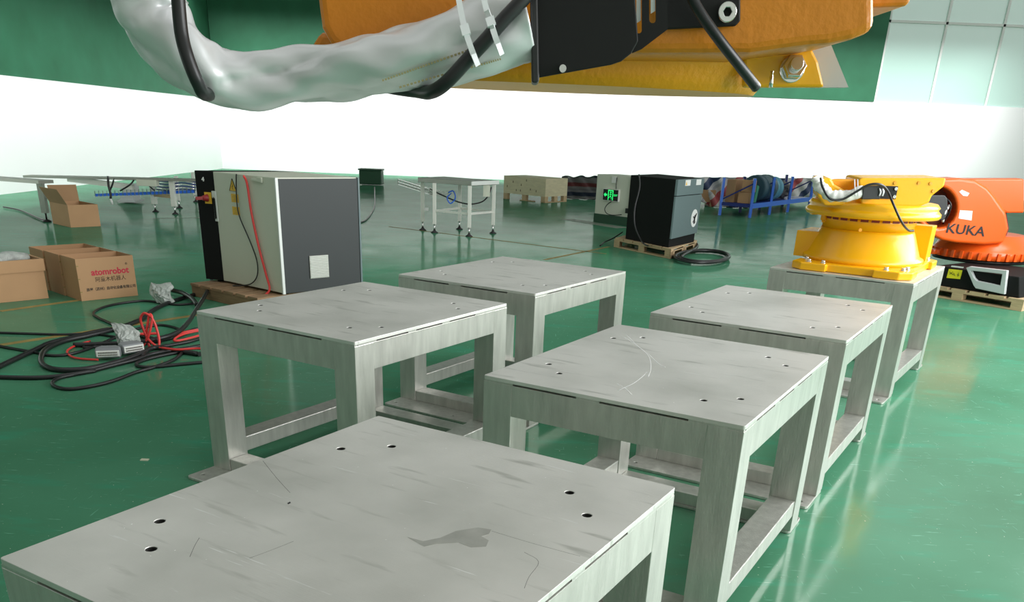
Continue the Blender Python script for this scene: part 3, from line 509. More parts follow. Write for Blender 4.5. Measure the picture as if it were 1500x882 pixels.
# ------------------------------------------------------------------ cartons
def carton(pt, u, v, w, d, h, label, grp=None, printed=False, flaps=()):
    ang = math.atan2(u[1], u[0]); t = thing('carton', label, 'box', (pt[0], pt[1], .0), ang, grp); th = .006
    for nm, a in (('front_wall', (0, w, 0, th)), ('back_wall', (0, w, d-th, d)), ('side_wall', (0, th, th, d-th)), ('side_wall', (w-th, w, th, d-th))):
        bm = B(); box(bm, *a, .001, h); obj(nm, bm, 'carton', t)
    bm = B(); box(bm, th, w-th, th, d-th, .001, .008); obj('bottom', bm, 'carton_in', t)
    return t
fu = Vector((.675, .737)); fv = Vector((-.737, .675)); A0 = Vector((-4.187, 8.212)); cw = .55
labs = ('open brown carton printed with a red word and black characters', 'open brown carton directly behind the printed one', 'open brown carton at the back of the row of three')
for i in range(3):
    pt = A0 + fv*(i*.365) + fu*(-.012*i); ct = carton(pt, fu, fv, cw, .355, .39, labs[i], 'open cartons in a row')
    if i == 0:
        mt = lambda x, z: basis((x, -.001, z), (1, 0, 0), (0, 0, 1), (0, -1, 0))
        text('red_lettering', 'atomrobot', .082, mt(.31, .255), 'red_ink', ct, .0004, .0025); text('registered_mark', '®', .03, mt(.475, .315), 'ink', ct, .0004)
        text('lettering', '阿童木机器人', .05, mt(.305, .185), 'brown_ink', ct, .0004); text('lettering', '辰星（苏州）自动化设备有限公司', .032, mt(.30, .098), 'ink', ct, .0004, .0006)
    bm = B()
    for z in (.08, .2, .32): box(bm, .0, .02, -.0015, 0, z, z+.008)
    obj('staples', bm, 'tape', ct)
lc = Vector((-4.55, 8.30)) - fu*.55; ct = carton(lc, fu, fv, .55, .36, .36, 'brown carton with a folded-over rim at the left, beside the printed one')
bm = B(); prism(bm, [V(-.012, -.012, .26), V(.562, -.012, .26), V(.562, .372, .26), V(-.012, .372, .26)], (0, 0, .11), [[V(.01, .01, .26), V(.54, .01, .26), V(.54, .35, .26), V(.01, .35, .26)]]); obj('folded_rim', bm, 'carton', ct)
bm = B(); tube(bm, [V(.1, .1, .3), V(.3, .2, .37), (.5, .25, .34)], .06, 10, 5); obj('contents_bag', bm, 'bubble', ct)
# far carton with upright flaps
b0 = Vector((-7.133, 14.041)); bu = Vector((.305, .339)).normalized(); bvv = Vector((-.606, .421)).normalized()
ct = thing('carton', 'brown carton with upright open flaps near the left conveyor', 'box', (b0.x, b0.y, 0), math.atan2(bu.y, bu.x)); w_, d_, h_ = .47, .70, .335
for a in ((0, w_, 0, .008), (0, w_, d_-.008, d_), (0, .008, .008, d_-.008), (w_-.008, w_, .008, d_-.008)):
    bm = B(); box(bm, *a, .001, h_); obj('side_wall', bm, 'carton', ct)
for pts, m in (([V(-.12, 0, h_+.23), V(-.12, d_, h_+.23), V(0, d_, h_), V(0, 0, h_)], 'carton_in'), ([V(.02, d_, h_), V(w_, d_, h_), V(w_, d_+.03, h_+.25), V(.02, d_+.03, h_+.25)], 'carton_in')):
    bm = B(); prism(bm, pts, (.008, .006, 0)); obj('flap', bm, m, ct)
# ------------------------------------------------------------------ tall-legged steel stand in the middle
def foot(t, p, legtop, lw_=.055, m='inox_matt', both=True):
    bm = B(); bar(bm, V(p.x, p.y, .14), V(p.x, p.y, legtop), lw_); pobj('leg', bm, m, t, bevel=.004)
    bm = B(); cyl(bm, V(p.x, p.y, .03), V(p.x, p.y, .14), .014, n=10); pobj('foot_spindle', bm, 'inox', t)
    bm = B(); lathe(bm, [(.062, .001), (.06, .012), (.022, .035), (.018, .06)], V(p.x, p.y, 0), 16); pobj('foot_pad', bm, 'black_plastic', t)
ST = thing('steel_stand', 'tall-legged stainless steel conveyor stand with black levelling feet in the middle background', 'stand', (-1.0, 15.3, 0))
fp = [V(-1.50, 15.38, 0), V(-1.12, 16.10, 0), V(-.88, 15.02, 0), V(-.50, 15.64, 0), V(-1.74, 15.72, 0)]
M['legw'] = mat('bright_square_tube', (.85, .84, .78), .35, .3)
for p in fp: foot(ST, p, .80 if p is not fp[4] else .80, .06, 'legw')
for a, b in ((0, 2), (2, 3), (3, 1), (1, 0)): bm = B(); bar(bm, fp[a]+V(0, 0, .36), fp[b]+V(0, 0, .36), .032, .032); pobj('cross_bar', bm, 'legw', ST)
n1 = (fp[2]-fp[0]).normalized(); n2 = (fp[3]-fp[2]).normalized()
bm = B(); a = fp[0]-n1*.35+V(0, 0, .80); prism(bm, [a, fp[2]+n1*.05+V(0, 0, .80), fp[3]+n1*.05+V(0, 0, .80), fp[1]-n1*.35+V(0, 0, .80)], (0, 0, .07)); pobj('top_frame', bm, 'inox_matt', ST, bevel=.004)
bm = B(); a = fp[2]+n1*.055+V(0, 0, .81); b_ = fp[3]+n1*.055+V(0, 0, .81); prism(bm, [a-n2*.05, b_+n2*.04, b_+n2*.04+V(0, 0, .06), a-n2*.05+V(0, 0, .06)], n1*.02); pobj('white_side_plate', bm, 'frame_white', ST)
bm = B(); p = fp[4]; 
for z in (.33, .62): box(bm, p.x+.03, p.x+.10, p.y-.02, p.y+.02, z, z+.045)
pobj('white_clamps', bm, 'white_lab', ST)
bm = B(); p = atY(714, 288, 15.4); box(bm, p.x-.07, p.x+.04, p.y-.05, p.y+.05, p.z-.0, .80); pobj('junction_box', bm, 'cream', ST)
bm = B(); q_ = [atY(661, 283, 15.5), atY(655, 290, 15.5), atY(660, 298, 15.5), atY(667, 290, 15.5), atY(664, 280, 15.5), atY(657, 282, 15.45)]; tube(bm, q_, .012, 6, 5); pobj('blue_hose', bm, 'blue', ST)
bm = B(); tube(bm, [atY(630, 277, 15.6), atY(650, 287, 15.6), atY(672, 296, 15.6), atY(690, 299, 15.6), atY(707, 295, 15.6), atY(716, 285, 15.5), atY(720, 274, 15.5)], .012, 6, 6); pobj('hanging_cable', bm, 'rubber', ST)
bm = B()
for k_ in range(12):
    a = atY(583+k_*4.2, 262+k_*1.35, 16.3-k_*.045); b = a+V(.0, 0, -.09); c_ = a+V(.35, .30, -.09)
    bar(bm, a, b, .012, .012); bar(bm, b, c_, .012, .012)
for dz in (0, -.045, -.09): bar(bm, atY(583, 262, 16.3)+V(0, 0, dz), atY(634, 278, 15.7)+V(0, 0, dz), .012, .012)
pobj('wire_cable_tray', bm, 'inox', ST)
# ------------------------------------------------------------------ conveyor at the left background
CV = thing('conveyor', 'conveyor frame with blue chain tray and pale square legs in the left background', 'conveyor', (-7, 17.2, 0))
for u, v in ((228, 310.5), (257, 314), (263, 305), (287, 296)): p = at(u, v); foot(CV, p, .60, .085 if v > 310 else .06, 'legw')
a, b = atY(140, 286, 16.9), atY(286, 280.5, 16.9)
bm = B(); bar(bm, a, b, .03, .05); pobj('blue_belt', bm, 'blue', CV)
for k_ in range(26):
    p = a.lerp(b, k_/25); bm = B(); bar(bm, p+V(0, -.02, -.03), p+V(.01, -.03, .075), .012, .012); bar(bm, p+V(-.03, -.02, -.025), p+V(.03, -.02, -.025), .012, .012) if k_ < 8 else None; pobj('belt_finger', bm, 'inox', CV)
p1, p2 = at(228, 310.5), at(257, 314); bm = B(); bar(bm, V(p1.x, p1.y, .31), V(p2.x, p2.y, .31), .05, .06); pobj('cross_bar', bm, 'wood', CV)
bm = B(); bar(bm, atY(100, 262, 16.8), atY(195, 274, 16.8), .1, .09); pobj('white_side_rail', bm, 'legw', CV)
bm = B(); bar(bm, atY(40, 258, 16.8), atY(295, 264, 16.8), .3, .04); pobj('top_rail', bm, 'inox_matt', CV)
bm = B(); c_ = atY(214.5, 266, 16.6); box(bm, c_.x-.19, c_.x+.17, c_.y, c_.y+.15, c_.z-.08, c_.z+.03); pobj('control_box', bm, 'cream', CV, bevel=.006)
for k_ in range(7):
    bm = B(); tube(bm, [atY(226, 264+k_*2.2, 17.3), atY(245, 266+k_*2.2, 17.1), atY(266, 263+k_*2.4, 17.2), atY(287, 267+k_*2, 17.3)], .012, 6, 4); pobj('wire_bundle', bm, 'inox' if k_ % 2 else 'blue_dark', CV)
bm = B(); tube(bm, [atY(196, 264, 16.6), atY(190, 271, 16.5), atY(176, 279.5, 16.5)], .014, 6, 4); tube(bm, [atY(219, 273, 16.6), atY(226, 279, 16.7)], .012, 6, 3); pobj('black_cable', bm, 'rubber', CV)
bm = B(); prism(bm, poly([(184, 270), (192, 270), (196, 294), (174, 294)], 18.6), (0, .35, 0)); prism(bm, poly([(172, 294), (198, 294), (198, 296.5), (172, 296.5)], 18.55), (0, .45, 0))
tag(obj('steel_bracket', bm, 'greyplate'), 'white flared steel foot bracket standing behind the blue chain tray', 'bracket')
bm = B(); tube(bm, [atY(158, 258, 16.4), atY(159, 272, 16.4), atY(162, 284, 16.4), atY(162, 291, 16.4)], .022, 8, 5); tube(bm, [atY(167, 262, 16.4), atY(164, 272, 16.4), atY(161, 279, 16.4)], .016, 8, 4); hc = pobj('hanging_cable', bm, 'rubber', CV)
bm = B(); tube(bm, [atY(162, 291, 16.4), atY(163.5, 295, 16.38), atY(164.5, 299, 16.4)], .02, 8, 4); obj('cable_plug', local(CV, bm), 'white_lab', hc)
LL = thing('machine_leg', 'grey machine frame leg on a black foot at the left edge behind the cartons', 'stand', (*at(69, 325).xy, 0))
pL = at(69, 325); bm = B(); bar(bm, V(pL.x, pL.y, .14), V(pL.x, pL.y, .60), .09); pobj('leg', bm, 'inox_matt', LL)
bm = B(); cyl(bm, V(pL.x, pL.y, .03), V(pL.x, pL.y, .14), .014, n=10); pobj('foot_spindle', bm, 'black', LL)
bm = B(); lathe(bm, [(.07, .001), (.065, .02), (.02, .04)], pL, 16); pobj('foot_pad', bm, 'black_plastic', LL)
bm = B(); bar(bm, V(pL.x+.1, pL.y, .62), V(pL.x-1.6, pL.y+.6, .62), .3, .05); pobj('top_rail', bm, 'inox_matt', LL)
bm = B(); tube(bm, [at(66, 323, .02), at(55, 319, .02), at(30, 308, .02), at(5, 303, .02)], .012, 6, 5); tag(obj('thin_cable', bm, 'rubber'), 'thin black cable on the floor leading away from the grey machine leg', 'cable')
bm = B(); tube(bm, [at(526.5, 326.5, .012), at(536, 322, .012), at(545, 311, .012), at(549, 300, .012), at(549, 285, .012), at(548.5, 274, .012)], .014, 6, 8); tag(obj('thin_cable', bm, 'rubber'), 'thin black cable curving away on the floor right of the charcoal cabinet face', 'cable')
bm = B(); p = at(543, 271.5); box(bm, p.x-.35, p.x+.33, p.y, p.y+.5, .02, .42); gb = thing('bin', 'dark green bin far behind the charcoal cabinet', 'bin', (p.x, p.y, 0)); pobj('bin_body', bm, 'dkgreen', gb, bevel=.03)
bm = B(); box(bm, p.x-.37, p.x+.35, p.y-.02, p.y+.52, .42, .46); pobj('bin_rim', bm, 'dkgreen', gb)
# ------------------------------------------------------------------ crate, dim tarp, column with exit sign
g0, g1, g2 = V(-.52, 24.33, 0), V(.573, 23.34, 0), V(1.17, 24.13, 0)
CR = thing('wooden_crate', 'pale plywood crate on pallet blocks in the middle background', 'crate', (g1.x, g1.y, 0)); bk = g0+(g2-g1)
bm = B(); prism(bm, [p+V(0, 0, .15) for p in (g0, g1, g2, bk)], (0, 0, .43)); pobj('crate_panels', bm, 'ply', CR)
gf = (g1-g0).normalized(); gs = (g2-g1).normalized(); nf = V(gf.y, -gf.x, 0); ns = V(gs.y, -gs.x, 0)
for i in range(3):
    for j, o_ in ((0, g0), (1, g2-gs*(g2-g1).length)):
        pass
for L_, o_, n_, w_ in ((( g1-g0).length, g0, gf, nf), ((g2-g1).length, g1, gs, ns)):
    for i in range(3):
        s = i*(L_-.14)/2; bm = B(); a = o_+n_*s; prism(bm, [a, a+n_*.14, a+n_*.14-w_*.1, a-w_*.1], (0, 0, .15)); pobj('block', bm, 'wood', CR)
    bm = B(); a = o_+w_*.001; prism(bm, [a, a+n_*L_, a+n_*L_+V(0, 0, .02), a+V(0, 0, .02)], -w_*.1) if o_ is g1 else prism(bm, [a+n_*(L_*.4), a+n_*(L_*.72), a+n_*(L_*.72)+V(0, 0, .02), a+n_*(L_*.4)+V(0, 0, .02)], -w_*.1); pobj('plank', bm, 'wood', CR)
bm = B()
for s, z in ((.12, .30), (.33, .42), (.45, .22), (.62, .36), (.8, .48), (.95, .27), (1.15, .24), (.6, .22)): a = g0+gf*s+nf*.001+V(0, 0, z); prism(bm, [a, a+gf*.02, a+gf*.02+V(0, 0, .05), a+V(0, 0, .05)], nf*.004)
pobj('knots', bm, 'knot', CR)
def sheet(name, grid, m, label, cat, th=.02):
    bm = B(); vs = [[bm.verts.new(p) for p in r] for r in grid]
    for i in range(len(vs)-1):
        for j in range(len(vs[0])-1): f = bm.faces.new((vs[i][j], vs[i+1][j], vs[i+1][j+1], vs[i][j+1])); f.smooth = True
    o = obj(name, bm, m); s_ = o.modifiers.new('solid', 'SOLIDIFY'); s_.thickness = th; return tag(o, label, cat)
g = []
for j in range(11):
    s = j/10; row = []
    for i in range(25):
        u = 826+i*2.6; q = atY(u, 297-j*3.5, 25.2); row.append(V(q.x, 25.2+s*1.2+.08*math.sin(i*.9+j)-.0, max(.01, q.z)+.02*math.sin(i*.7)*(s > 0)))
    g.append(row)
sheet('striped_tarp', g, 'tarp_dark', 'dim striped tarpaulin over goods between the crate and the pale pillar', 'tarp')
CL = thing('pillar', 'pale pillar with a dark green foot and a lit exit sign hung on it', 'pillar', (1.9, 18.4, 0))
k0, k1 = V(1.50, 18.63, 0), V(2.12, 17.93, 0); kd = (k1-k0).normalized(); kn2 = V(-kd.y, kd.x, 0); kn2 = kn2 if kn2.y > 0 else -kn2; kL = (k1-k0).length
bm = B(); prism(bm, [k0+V(0, 0, .17), k1+V(0, 0, .17), k1+kn2*.6+V(0, 0, .17), k0+kn2*.6+V(0, 0, .17)], (0, 0, .75)); pobj('shaft', bm, 'cream', CL)
bm = B(); o_ = .012; prism(bm, [k0-kd*o_-kn2*o_, k1+kd*o_-kn2*o_, k1+kd*o_+kn2*.6, k0-kd*o_+kn2*.6], (0, 0, .17)); pobj('green_foot', bm, 'dkgreen', CL)
bm = B(); prism(bm, [k1-kd*.005+V(0, 0, .30), k1+kd*.04+V(0, 0, .30), k1+kd*.04+V(0, 0, .92), k1-kd*.005+V(0, 0, .92)], -kn2*.03); pobj('orange_edge_strip', bm, 'redtape', CL)
bm = B(); a = k0+kd*.42-kn2*.02+V(0, 0, .78); prism(bm, [a, a+kd*.12, a+kd*.12+V(0, 0, .12), a+V(0, 0, .12)], kn2*.02); pobj('socket_box', bm, 'whitep', CL)
def sgn(s, z, o=.03): return k0+kd*s-kn2*o+V(0, 0, z)
SG = thing('exit_sign', 'lit green running-man exit sign with arrow hanging on the pale pillar', 'sign', tuple(sgn(.45, .5, 0)))
bm = B(); prism(bm, [sgn(.23, .44, .001), sgn(.66, .44, .001), sgn(.66, .665, .001), sgn(.23, .665, .001)], -kn2*.045); pobj('sign_case', bm, 'whitep', SG)
bm = B(); prism(bm, [sgn(.245, .45, .047), sgn(.65, .45, .047), sgn(.65, .655, .047), sgn(.245, .655, .047)], -kn2*.004); pobj('sign_face', bm, 'black', SG)
bm = B(); o_ = .052
prism(bm, [sgn(.27, .553, o_), sgn(.31, .59, o_), sgn(.31, .568, o_), sgn(.355, .568, o_), sgn(.355, .538, o_), sgn(.31, .538, o_), sgn(.31, .516, o_)], -kn2*.004); pobj('arrow', bm, 'exit', SG)
bm = B()
for a, b, c_, d in ((.385, .40, .46, .645), (.505, .52, .46, .645), (.385, .52, .63, .645)): prism(bm, [sgn(a, c_, o_), sgn(b, c_, o_), sgn(b, d, o_), sgn(a, d, o_)], -kn2*.004)
cyl(bm, sgn(.455, .605, o_), sgn(.455, .605, o_+.004), .016, n=12)
for a, b in (((.455, .59), (.45, .535)), ((.45, .54), (.475, .51)), ((.475, .51), (.47, .475)), ((.45, .54), (.43, .51)), ((.43, .51), (.405, .50)), ((.455, .575), (.425, .56)), ((.455, .575), (.485, .555))): bar(bm, sgn(*a, o_), sgn(*b, o_), .018, .004)
pobj('running_man', bm, 'exit', SG)
text('sign_lettering', 'EXIT', .052, Matrix.Translation(sgn(.587, .553, .052)-SG.location) @ basis((0, 0, 0), kd, (0, 0, 1), -kn2), 'exit', SG, .001)
bm = B(); tube(bm, [sgn(.48, .44, .03), sgn(.38, .36, .06), sgn(.33, .27, .06), sgn(.40, .20, .06), sgn(.55, .18, .05), sgn(.78, .21, .04)], .008, 6, 6); tube(bm, [sgn(.56, .66, .02), sgn(.55, .76, .02), sgn(.56, .89, .02)], .008, 6, 4); pobj('cord', bm, 'rubber', SG)
bm = B(); a = sgn(kL-.03, .25, .03); prism(bm, [a, a+kd*.09, a+kd*.09+V(0, 0, .09), a+V(0, 0, .09)], -kn2*.05); pobj('plug', bm, 'black', SG)
# ------------------------------------------------------------------ black cabinet on a pallet
m0, m1, m2 = V(1.66, 14.22, 0), V(2.20, 13.24, 0), V(2.74, 14.12, 0)
md, ms = (m1-m0).normalized(), (m2-m1).normalized()
PL = thing('wooden_pallet', 'pale wooden pallet under the black cabinet near the column', 'pallet', (m1.x, m1.y, 0))
p0, p1, p2 = V(1.50, 14.34, 0), V(2.22, 13.10, 0), V(2.85, 14.44, 0); p3 = p0+(p2-p1); e1, e2 = (p0-p1), (p2-p1)
for i in range(6):
    bm = B(); a = p1+e1*(i/6); prism(bm, [a+V(0, 0, .125), a+e1*.15+V(0, 0, .125), a+e1*.15+e2+V(0, 0, .125), a+e2+V(0, 0, .125)], (0, 0, .02)); pobj('plank', bm, 'wood', PL)
for i in range(3):
    s = i*.45; a = p1+e2*s; bm = B(); prism(bm, [a+V(0, 0, .104), a+e1+V(0, 0, .104), a+e1+e2*.1+V(0, 0, .104), a+e2*.1+V(0, 0, .104)], (0, 0, .02)); pobj('plank', bm, 'wood', PL)
    bm = B(); prism(bm, [a+V(0, 0, .002), a+e1+V(0, 0, .002), a+e1+e2*.1+V(0, 0, .002), a+e2*.1+V(0, 0, .002)], (0, 0, .018)); pobj('plank', bm, 'wood', PL)
    for j in range(3): b_ = a+e1*(j*.45); bm = B(); prism(bm, [b_+V(0, 0, .021), b_+e1*.1+V(0, 0, .021), b_+e1*.1+e2*.1+V(0, 0, .021), b_+e2*.1+V(0, 0, .021)], (0, 0, .082)); pobj('block', bm, 'wood', PL)
bm = B(); prism(bm, [p1+V(0, 0, .02), p2+V(0, 0, .02), p2+V(0, 0, .104), p1+V(0, 0, .104)], V(0, .0, 0)+V(e1.x, e1.y, 0).normalized()*.02, [[p1+e2*a+V(0, 0, z) for a, z in ((b, .035), (b+.28, .035), (b+.28, .092), (b, .092))] for b in (.14, .58)]); pobj('end_board', bm, 'wood', PL)
BC = thing('control_cabinet', 'black and slate grey control cabinet with a round white badge, standing on a pallet', 'cabinet', (m1.x, m1.y, .145))
bm = B(); mb = m0+(m2-m1); prism(bm, [p+V(0, 0, .147) for p in (m0, m1, m2, mb)], (0, 0, .945)); pobj('cabinet_body', bm, 'black_matt', BC, bevel=.01)
mn = V(ms.y, -ms.x, 0); mL = (m2-m1).length
def MP(s, z, o=0): return m1+ms*s+mn*o+V(0, 0, z)
bm = B(); prism(bm, [MP(.0, .27, .001), MP(mL, .29, .001), MP(mL+.02, .86, .001), MP(.0, .86, .001)], mn*.03); pobj('lower_door', bm, 'slate', BC, bevel=.004)
bm = B(); prism(bm, [MP(.0, .87, .001), MP(mL+.02, .87, .001), MP(mL+.02, 1.09, .001), MP(.0, 1.09, .001)], mn*.04); pobj('upper_door', bm, 'slate', BC, bevel=.004)
for s in (.28, .72): 
    bm = B(); prism(bm, [MP(s, 1.0, .042), MP(s+.2, 1.0, .042), MP(s+.2, 1.08, .042), MP(s, 1.08, .042)], mn*.002); l_ = pobj('white_label', bm, 'white_lab', BC)
    if s < .5: bm = B(); prism(bm, [MP(s+.01, 1.01, .045), MP(s+.07, 1.01, .045), MP(s+.04, 1.065, .045)], mn*.002); obj('warning_triangle', local(BC, bm), 'sticker', l_)
bm = B(); bp = MP(.83, .52, .032); cyl(bm, bp, bp+mn*.004, .13, n=32); bd = pobj('round_badge', bm, 'white_lab', BC)
bm = B()
for a, b in (((-.05, -.06), (.05, .07)), ((-.06, .03), (0, -.02)), ((.0, .05), (.03, -.05)), ((-.02, -.08), (.02, -.05))): bar(bm, bp+ms*a[0]+V(0, 0, a[1])+mn*.006, bp+ms*b[0]+V(0, 0, b[1])+mn*.006, .03, .004)
obj('badge_symbol', local(BC, bm), 'ink', bd)
on = V(md.y, -md.x, 0)
bm = B(); tube(bm, [atY(936, 255, 13.5), atY(937, 275, 13.5), atY(930, 305, 13.45), atY(930, 330, 13.4), atY(938, 350, 13.3), atY(946, 359, 13.1), at(955, 359, .05), at(968, 352, .12)], .011, 8, 7); tag(obj('thin_cable', bm, 'rubber'), 'thin black cable hanging down the black cabinet to its pallet', 'cable')
bm = B(); tube(bm, [at(912, 340, .17), at(898, 349, .08), at(885, 355, .02), at(879, 360, .012)], .011, 8, 5); tag(obj('thin_cable', bm, 'rubber'), 'short black cable trailing from the cabinet pallet towards the camera left', 'cable')
cx_, cy2 = 1028, 375; bm = B(); pts = []
for k_ in range(31):
    a = k_/30*2*math.pi*3.1+2.6; r_ = 1-.12*math.sin(a*.37); pts.append(at(1027+(38+3*math.sin(k_*.33))*r_*math.cos(a)+k_*.15, 375.5+8.6*r_*math.sin(a), .024+.042*(k_/30)))
tube(bm, [at(969, 363, .09), at(976, 371, .03)]+[at(988, 377, .024)]+pts+[at(1021, 362, .06), at(1017, 354, .12), at(1008, 346, .2), at(1002, 343.5, .24)], .021, 8, 4)
tag(obj('cable_coil', bm, 'rubber'), 'thick black cable coiled on the floor beside the pallet of the black cabinet', 'cable')
# ------------------------------------------------------------------ blue rack with goods, striped tarp
RK = thing('storage_rack', 'blue steel storage rack full of goods behind the robots', 'rack', (5.4, 21.3, 0))
ra = V(5.36, 21.26, 0); rd_ = V(7.93-5.36, 25.1-21.26, 0).normalized(); rn = V(-rd_.y, rd_.x, 0)
posts = [(0, 1098, 319), (1, 1130, 316), (2, 1158, 315.5), (3, 1185, 306)]
pk_ = []
for i, u, v in posts:
    p = at(u, v); 
    q = ra+rd_*((p-ra).dot(rd_)); pk_.append(q)
pk_ = [ra, ra+rd_*1.35, ra+rd_*2.75, ra+rd_*4.6]
for i, q in enumerate(pk_):
    bm = B(); bar(bm, q, q+V(0, 0, .86), .075, .06); pobj('upright', bm, 'blue', RK)
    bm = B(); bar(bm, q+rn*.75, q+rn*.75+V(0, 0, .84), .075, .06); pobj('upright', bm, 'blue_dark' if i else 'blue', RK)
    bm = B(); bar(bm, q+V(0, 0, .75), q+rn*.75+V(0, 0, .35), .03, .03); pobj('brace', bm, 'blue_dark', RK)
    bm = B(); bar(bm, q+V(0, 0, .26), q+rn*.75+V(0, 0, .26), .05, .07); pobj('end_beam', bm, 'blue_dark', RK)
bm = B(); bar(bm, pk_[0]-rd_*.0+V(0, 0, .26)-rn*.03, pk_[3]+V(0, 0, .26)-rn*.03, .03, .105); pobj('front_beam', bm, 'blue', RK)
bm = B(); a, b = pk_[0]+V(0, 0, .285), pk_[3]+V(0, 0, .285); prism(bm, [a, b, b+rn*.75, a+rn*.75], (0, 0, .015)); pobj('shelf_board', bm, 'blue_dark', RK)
SZ = .301
def goods(name, s, d, w, dp, h, m, lab, cat, z=SZ, rz=0):
    t = thing(name, lab, cat, tuple(ra+rd_*s+rn*d+V(0, 0, z)), math.atan2(rd_.y, rd_.x)+rz); bm = B(); box(bm, 0, w, 0, dp, 0, h); obj('box_body', bm, m, t, bevel=.006)
    bm = B(); box(bm, w*.45, w*.55, -.002, dp+.002, h, h+.002); obj('tape_strip', bm, 'tape', t); return t
goods('carton', .08, .08, .22, .3, .24, 'carton', 'lower small carton at the left end of the blue rack', 'box')
goods('carton', .12, .06, .28, .26, .26, 'carton', 'upper small carton stacked at the left end of the blue rack', 'box', SZ+.244, .1)
goods('carton', .1, .48, .6, .22, .50, 'carton_in', 'large carton at the back left of the blue rack', 'box')
bm = B(); c0 = ra+rd_*.48+rn*.12; prism(bm, [c0+V(0, 0, SZ), c0+rd_*.16+V(0, 0, SZ), c0+rd_*.24+V(0, 0, SZ+.36), c0+rd_*.1+V(0, 0, SZ+.4)], rn*.2); tag(obj('plastic_bin', bm, 'greenp', bevel=.01), 'green plastic bin leaning beside the small cartons on the rack', 'bin')
def drum(s, r, L_, m, lab):
    c0 = ra+rd_*s+rn*.35+V(0, 0, SZ+r+.001); t = thing('drum', lab, 'drum', tuple(c0)); bm = B(); ax = rd_
    cyl(bm, c0, c0+ax*L_, r, n=32); pobj('drum_body', bm, m, t, bevel=.03)
    for k_ in (.25, .75): bm = B(); cyl(bm, c0+ax*(L_*k_-.015), c0+ax*(L_*k_+.015), r+.006, n=32); pobj('hoop', bm, m, t)
drum(.98, .30, .95, 'teal', 'dark teal drum lying on the blue rack')
drum(2.0, .27, .16, 'lblue', 'left light blue round tub on edge on the rack, beside the teal drum')
drum(2.28, .27, .16, 'lblue', 'right light blue round tub on edge on the rack')
for s, w_, h_, lab in ((.74, .2, .5, 'dark tangle of parts beside the green bin on the rack'), (2.75, .55, .42, 'dark heap of parts right of the light blue tubs on the rack')):
    bm = B(); bmesh.ops.create_icosphere(bm, subdivisions=3, radius=1)
    for v_ in bm.verts: v_.co *= 1+random.uniform(-.2, .2); v_.co = Vector((v_.co.x*w_/2, v_.co.y*.2, (v_.co.z*.5+.5)*h_))
    for v_ in bm.verts: v_.co.z = max(0, v_.co.z)
    o = obj('scrap_heap', bm, 'blackbag'); o.location = ra+rd_*(s+w_/2)+rn*.35+V(0, 0, SZ); o['kind'] = 'stuff'; tag(o, lab, 'scrap')
g = []
for j in range(13):
    s = j/12; row = []
    for i in range(29):
        t_ = i/28; u = 1008+t_*88; bot = 282+24*min(1, t_*2.0)**.7 + (2 if t_ > .6 else 0); v = bot*(1-s)+260*s
        y = 24.3-1.0*s*0+.12*math.sin(i*.8+j*.5)+s*.3; q = atY(u, v, y); row.append(V(q.x, q.y, max(q.z, .012)))
    g.append(row)
o = sheet('striped_tarp', g, 'tarp', 'red, white and blue striped tarpaulin draped beside the left end of the blue rack', 'tarp')
g = []
for j in range(7):
    s = j/6; row = []
    for i in range(33):
        u = 1096+i*3.4; bot = 306-i*.65; q = atY(u, bot*(1-s)+261*s, 26.3+.12*math.sin(i*1.1+j)+i*.06+s*.2); row.append(V(q.x, q.y, max(q.z, .012)))
    g.append(row)
sheet('striped_tarp', g, 'tarp', 'striped tarpaulin covering goods behind the blue rack', 'tarp')
bm = B(); q = at(1018, 303); box(bm, q.x-.45, q.x+.55, q.y+.2, q.y+.9, .12, .42); ct2 = thing('carton', 'brown carton on a small pallet poking out from under the striped tarpaulin', 'box', (q.x, q.y, 0)); pobj('box_body', bm, 'carton', ct2)
bm = B()
for k_ in (-.4, .02, .43): box(bm, q.x+k_, q.x+k_+.1, q.y+.2, q.y+.9, .0, .12)
pobj('pallet_blocks', bm, 'wood', ct2)
# ------------------------------------------------------------------ robot arm mounted overhead on a gantry, close to the camera
Y0 = 1.30
HR = thing('robot', 'orange robot casting hung overhead, with silver hose sleeve and black bracket', 'robot', (.2, Y0+.25, 1.68))
gb_ = B(); box(gb_, -3.4, 3.4, Y0+.16, Y0+.34, 2.75, 3.05); gt = thing('gantry', 'overhead steel gantry beam on two posts carrying the hung robot', 'gantry', (0, Y0+.25, 0)); pobj('beam', gb_, 'greyplate', gt, bevel=.01)
for x in (-3.3, 3.3): bm = B(); box(bm, x-.09, x+.09, Y0+.16, Y0+.34, 0, 2.75); pobj('post', bm, 'greyplate', gt, bevel=.01)
bm = B(); prism(bm, poly([(560, -40), (460, -40), (466, 10), (470, 40), (482, 62), (500, 80), (1100, 78), (1180, 67), (1215, 64), (1250, 57), (1283, 44), (1283, 10), (1283, -60), (1150, -120), (700, -120)], Y0), (0, .32, .0)); pobj('swivel_casting', bm, 'orange_cast', HR, bevel=.012, seg=3)
bm = B(); prism(bm, poly([(1270, -40), (1330, -40), (1336, 0), (1328, 9), (1275, 11)], Y0+.05), (0, .25, 0)); pobj('side_boss', bm, 'orange_cast', HR, bevel=.01)
bm = B(); prism(bm, poly([(470, 45), (437, 96), (434, 128), (560, 128), (560, 60)], Y0+.1), (0, .2, 0)); pobj('rear_rib', bm, 'orange_cast', HR, bevel=.008)
bm = B(); n_ = 40; rows = []
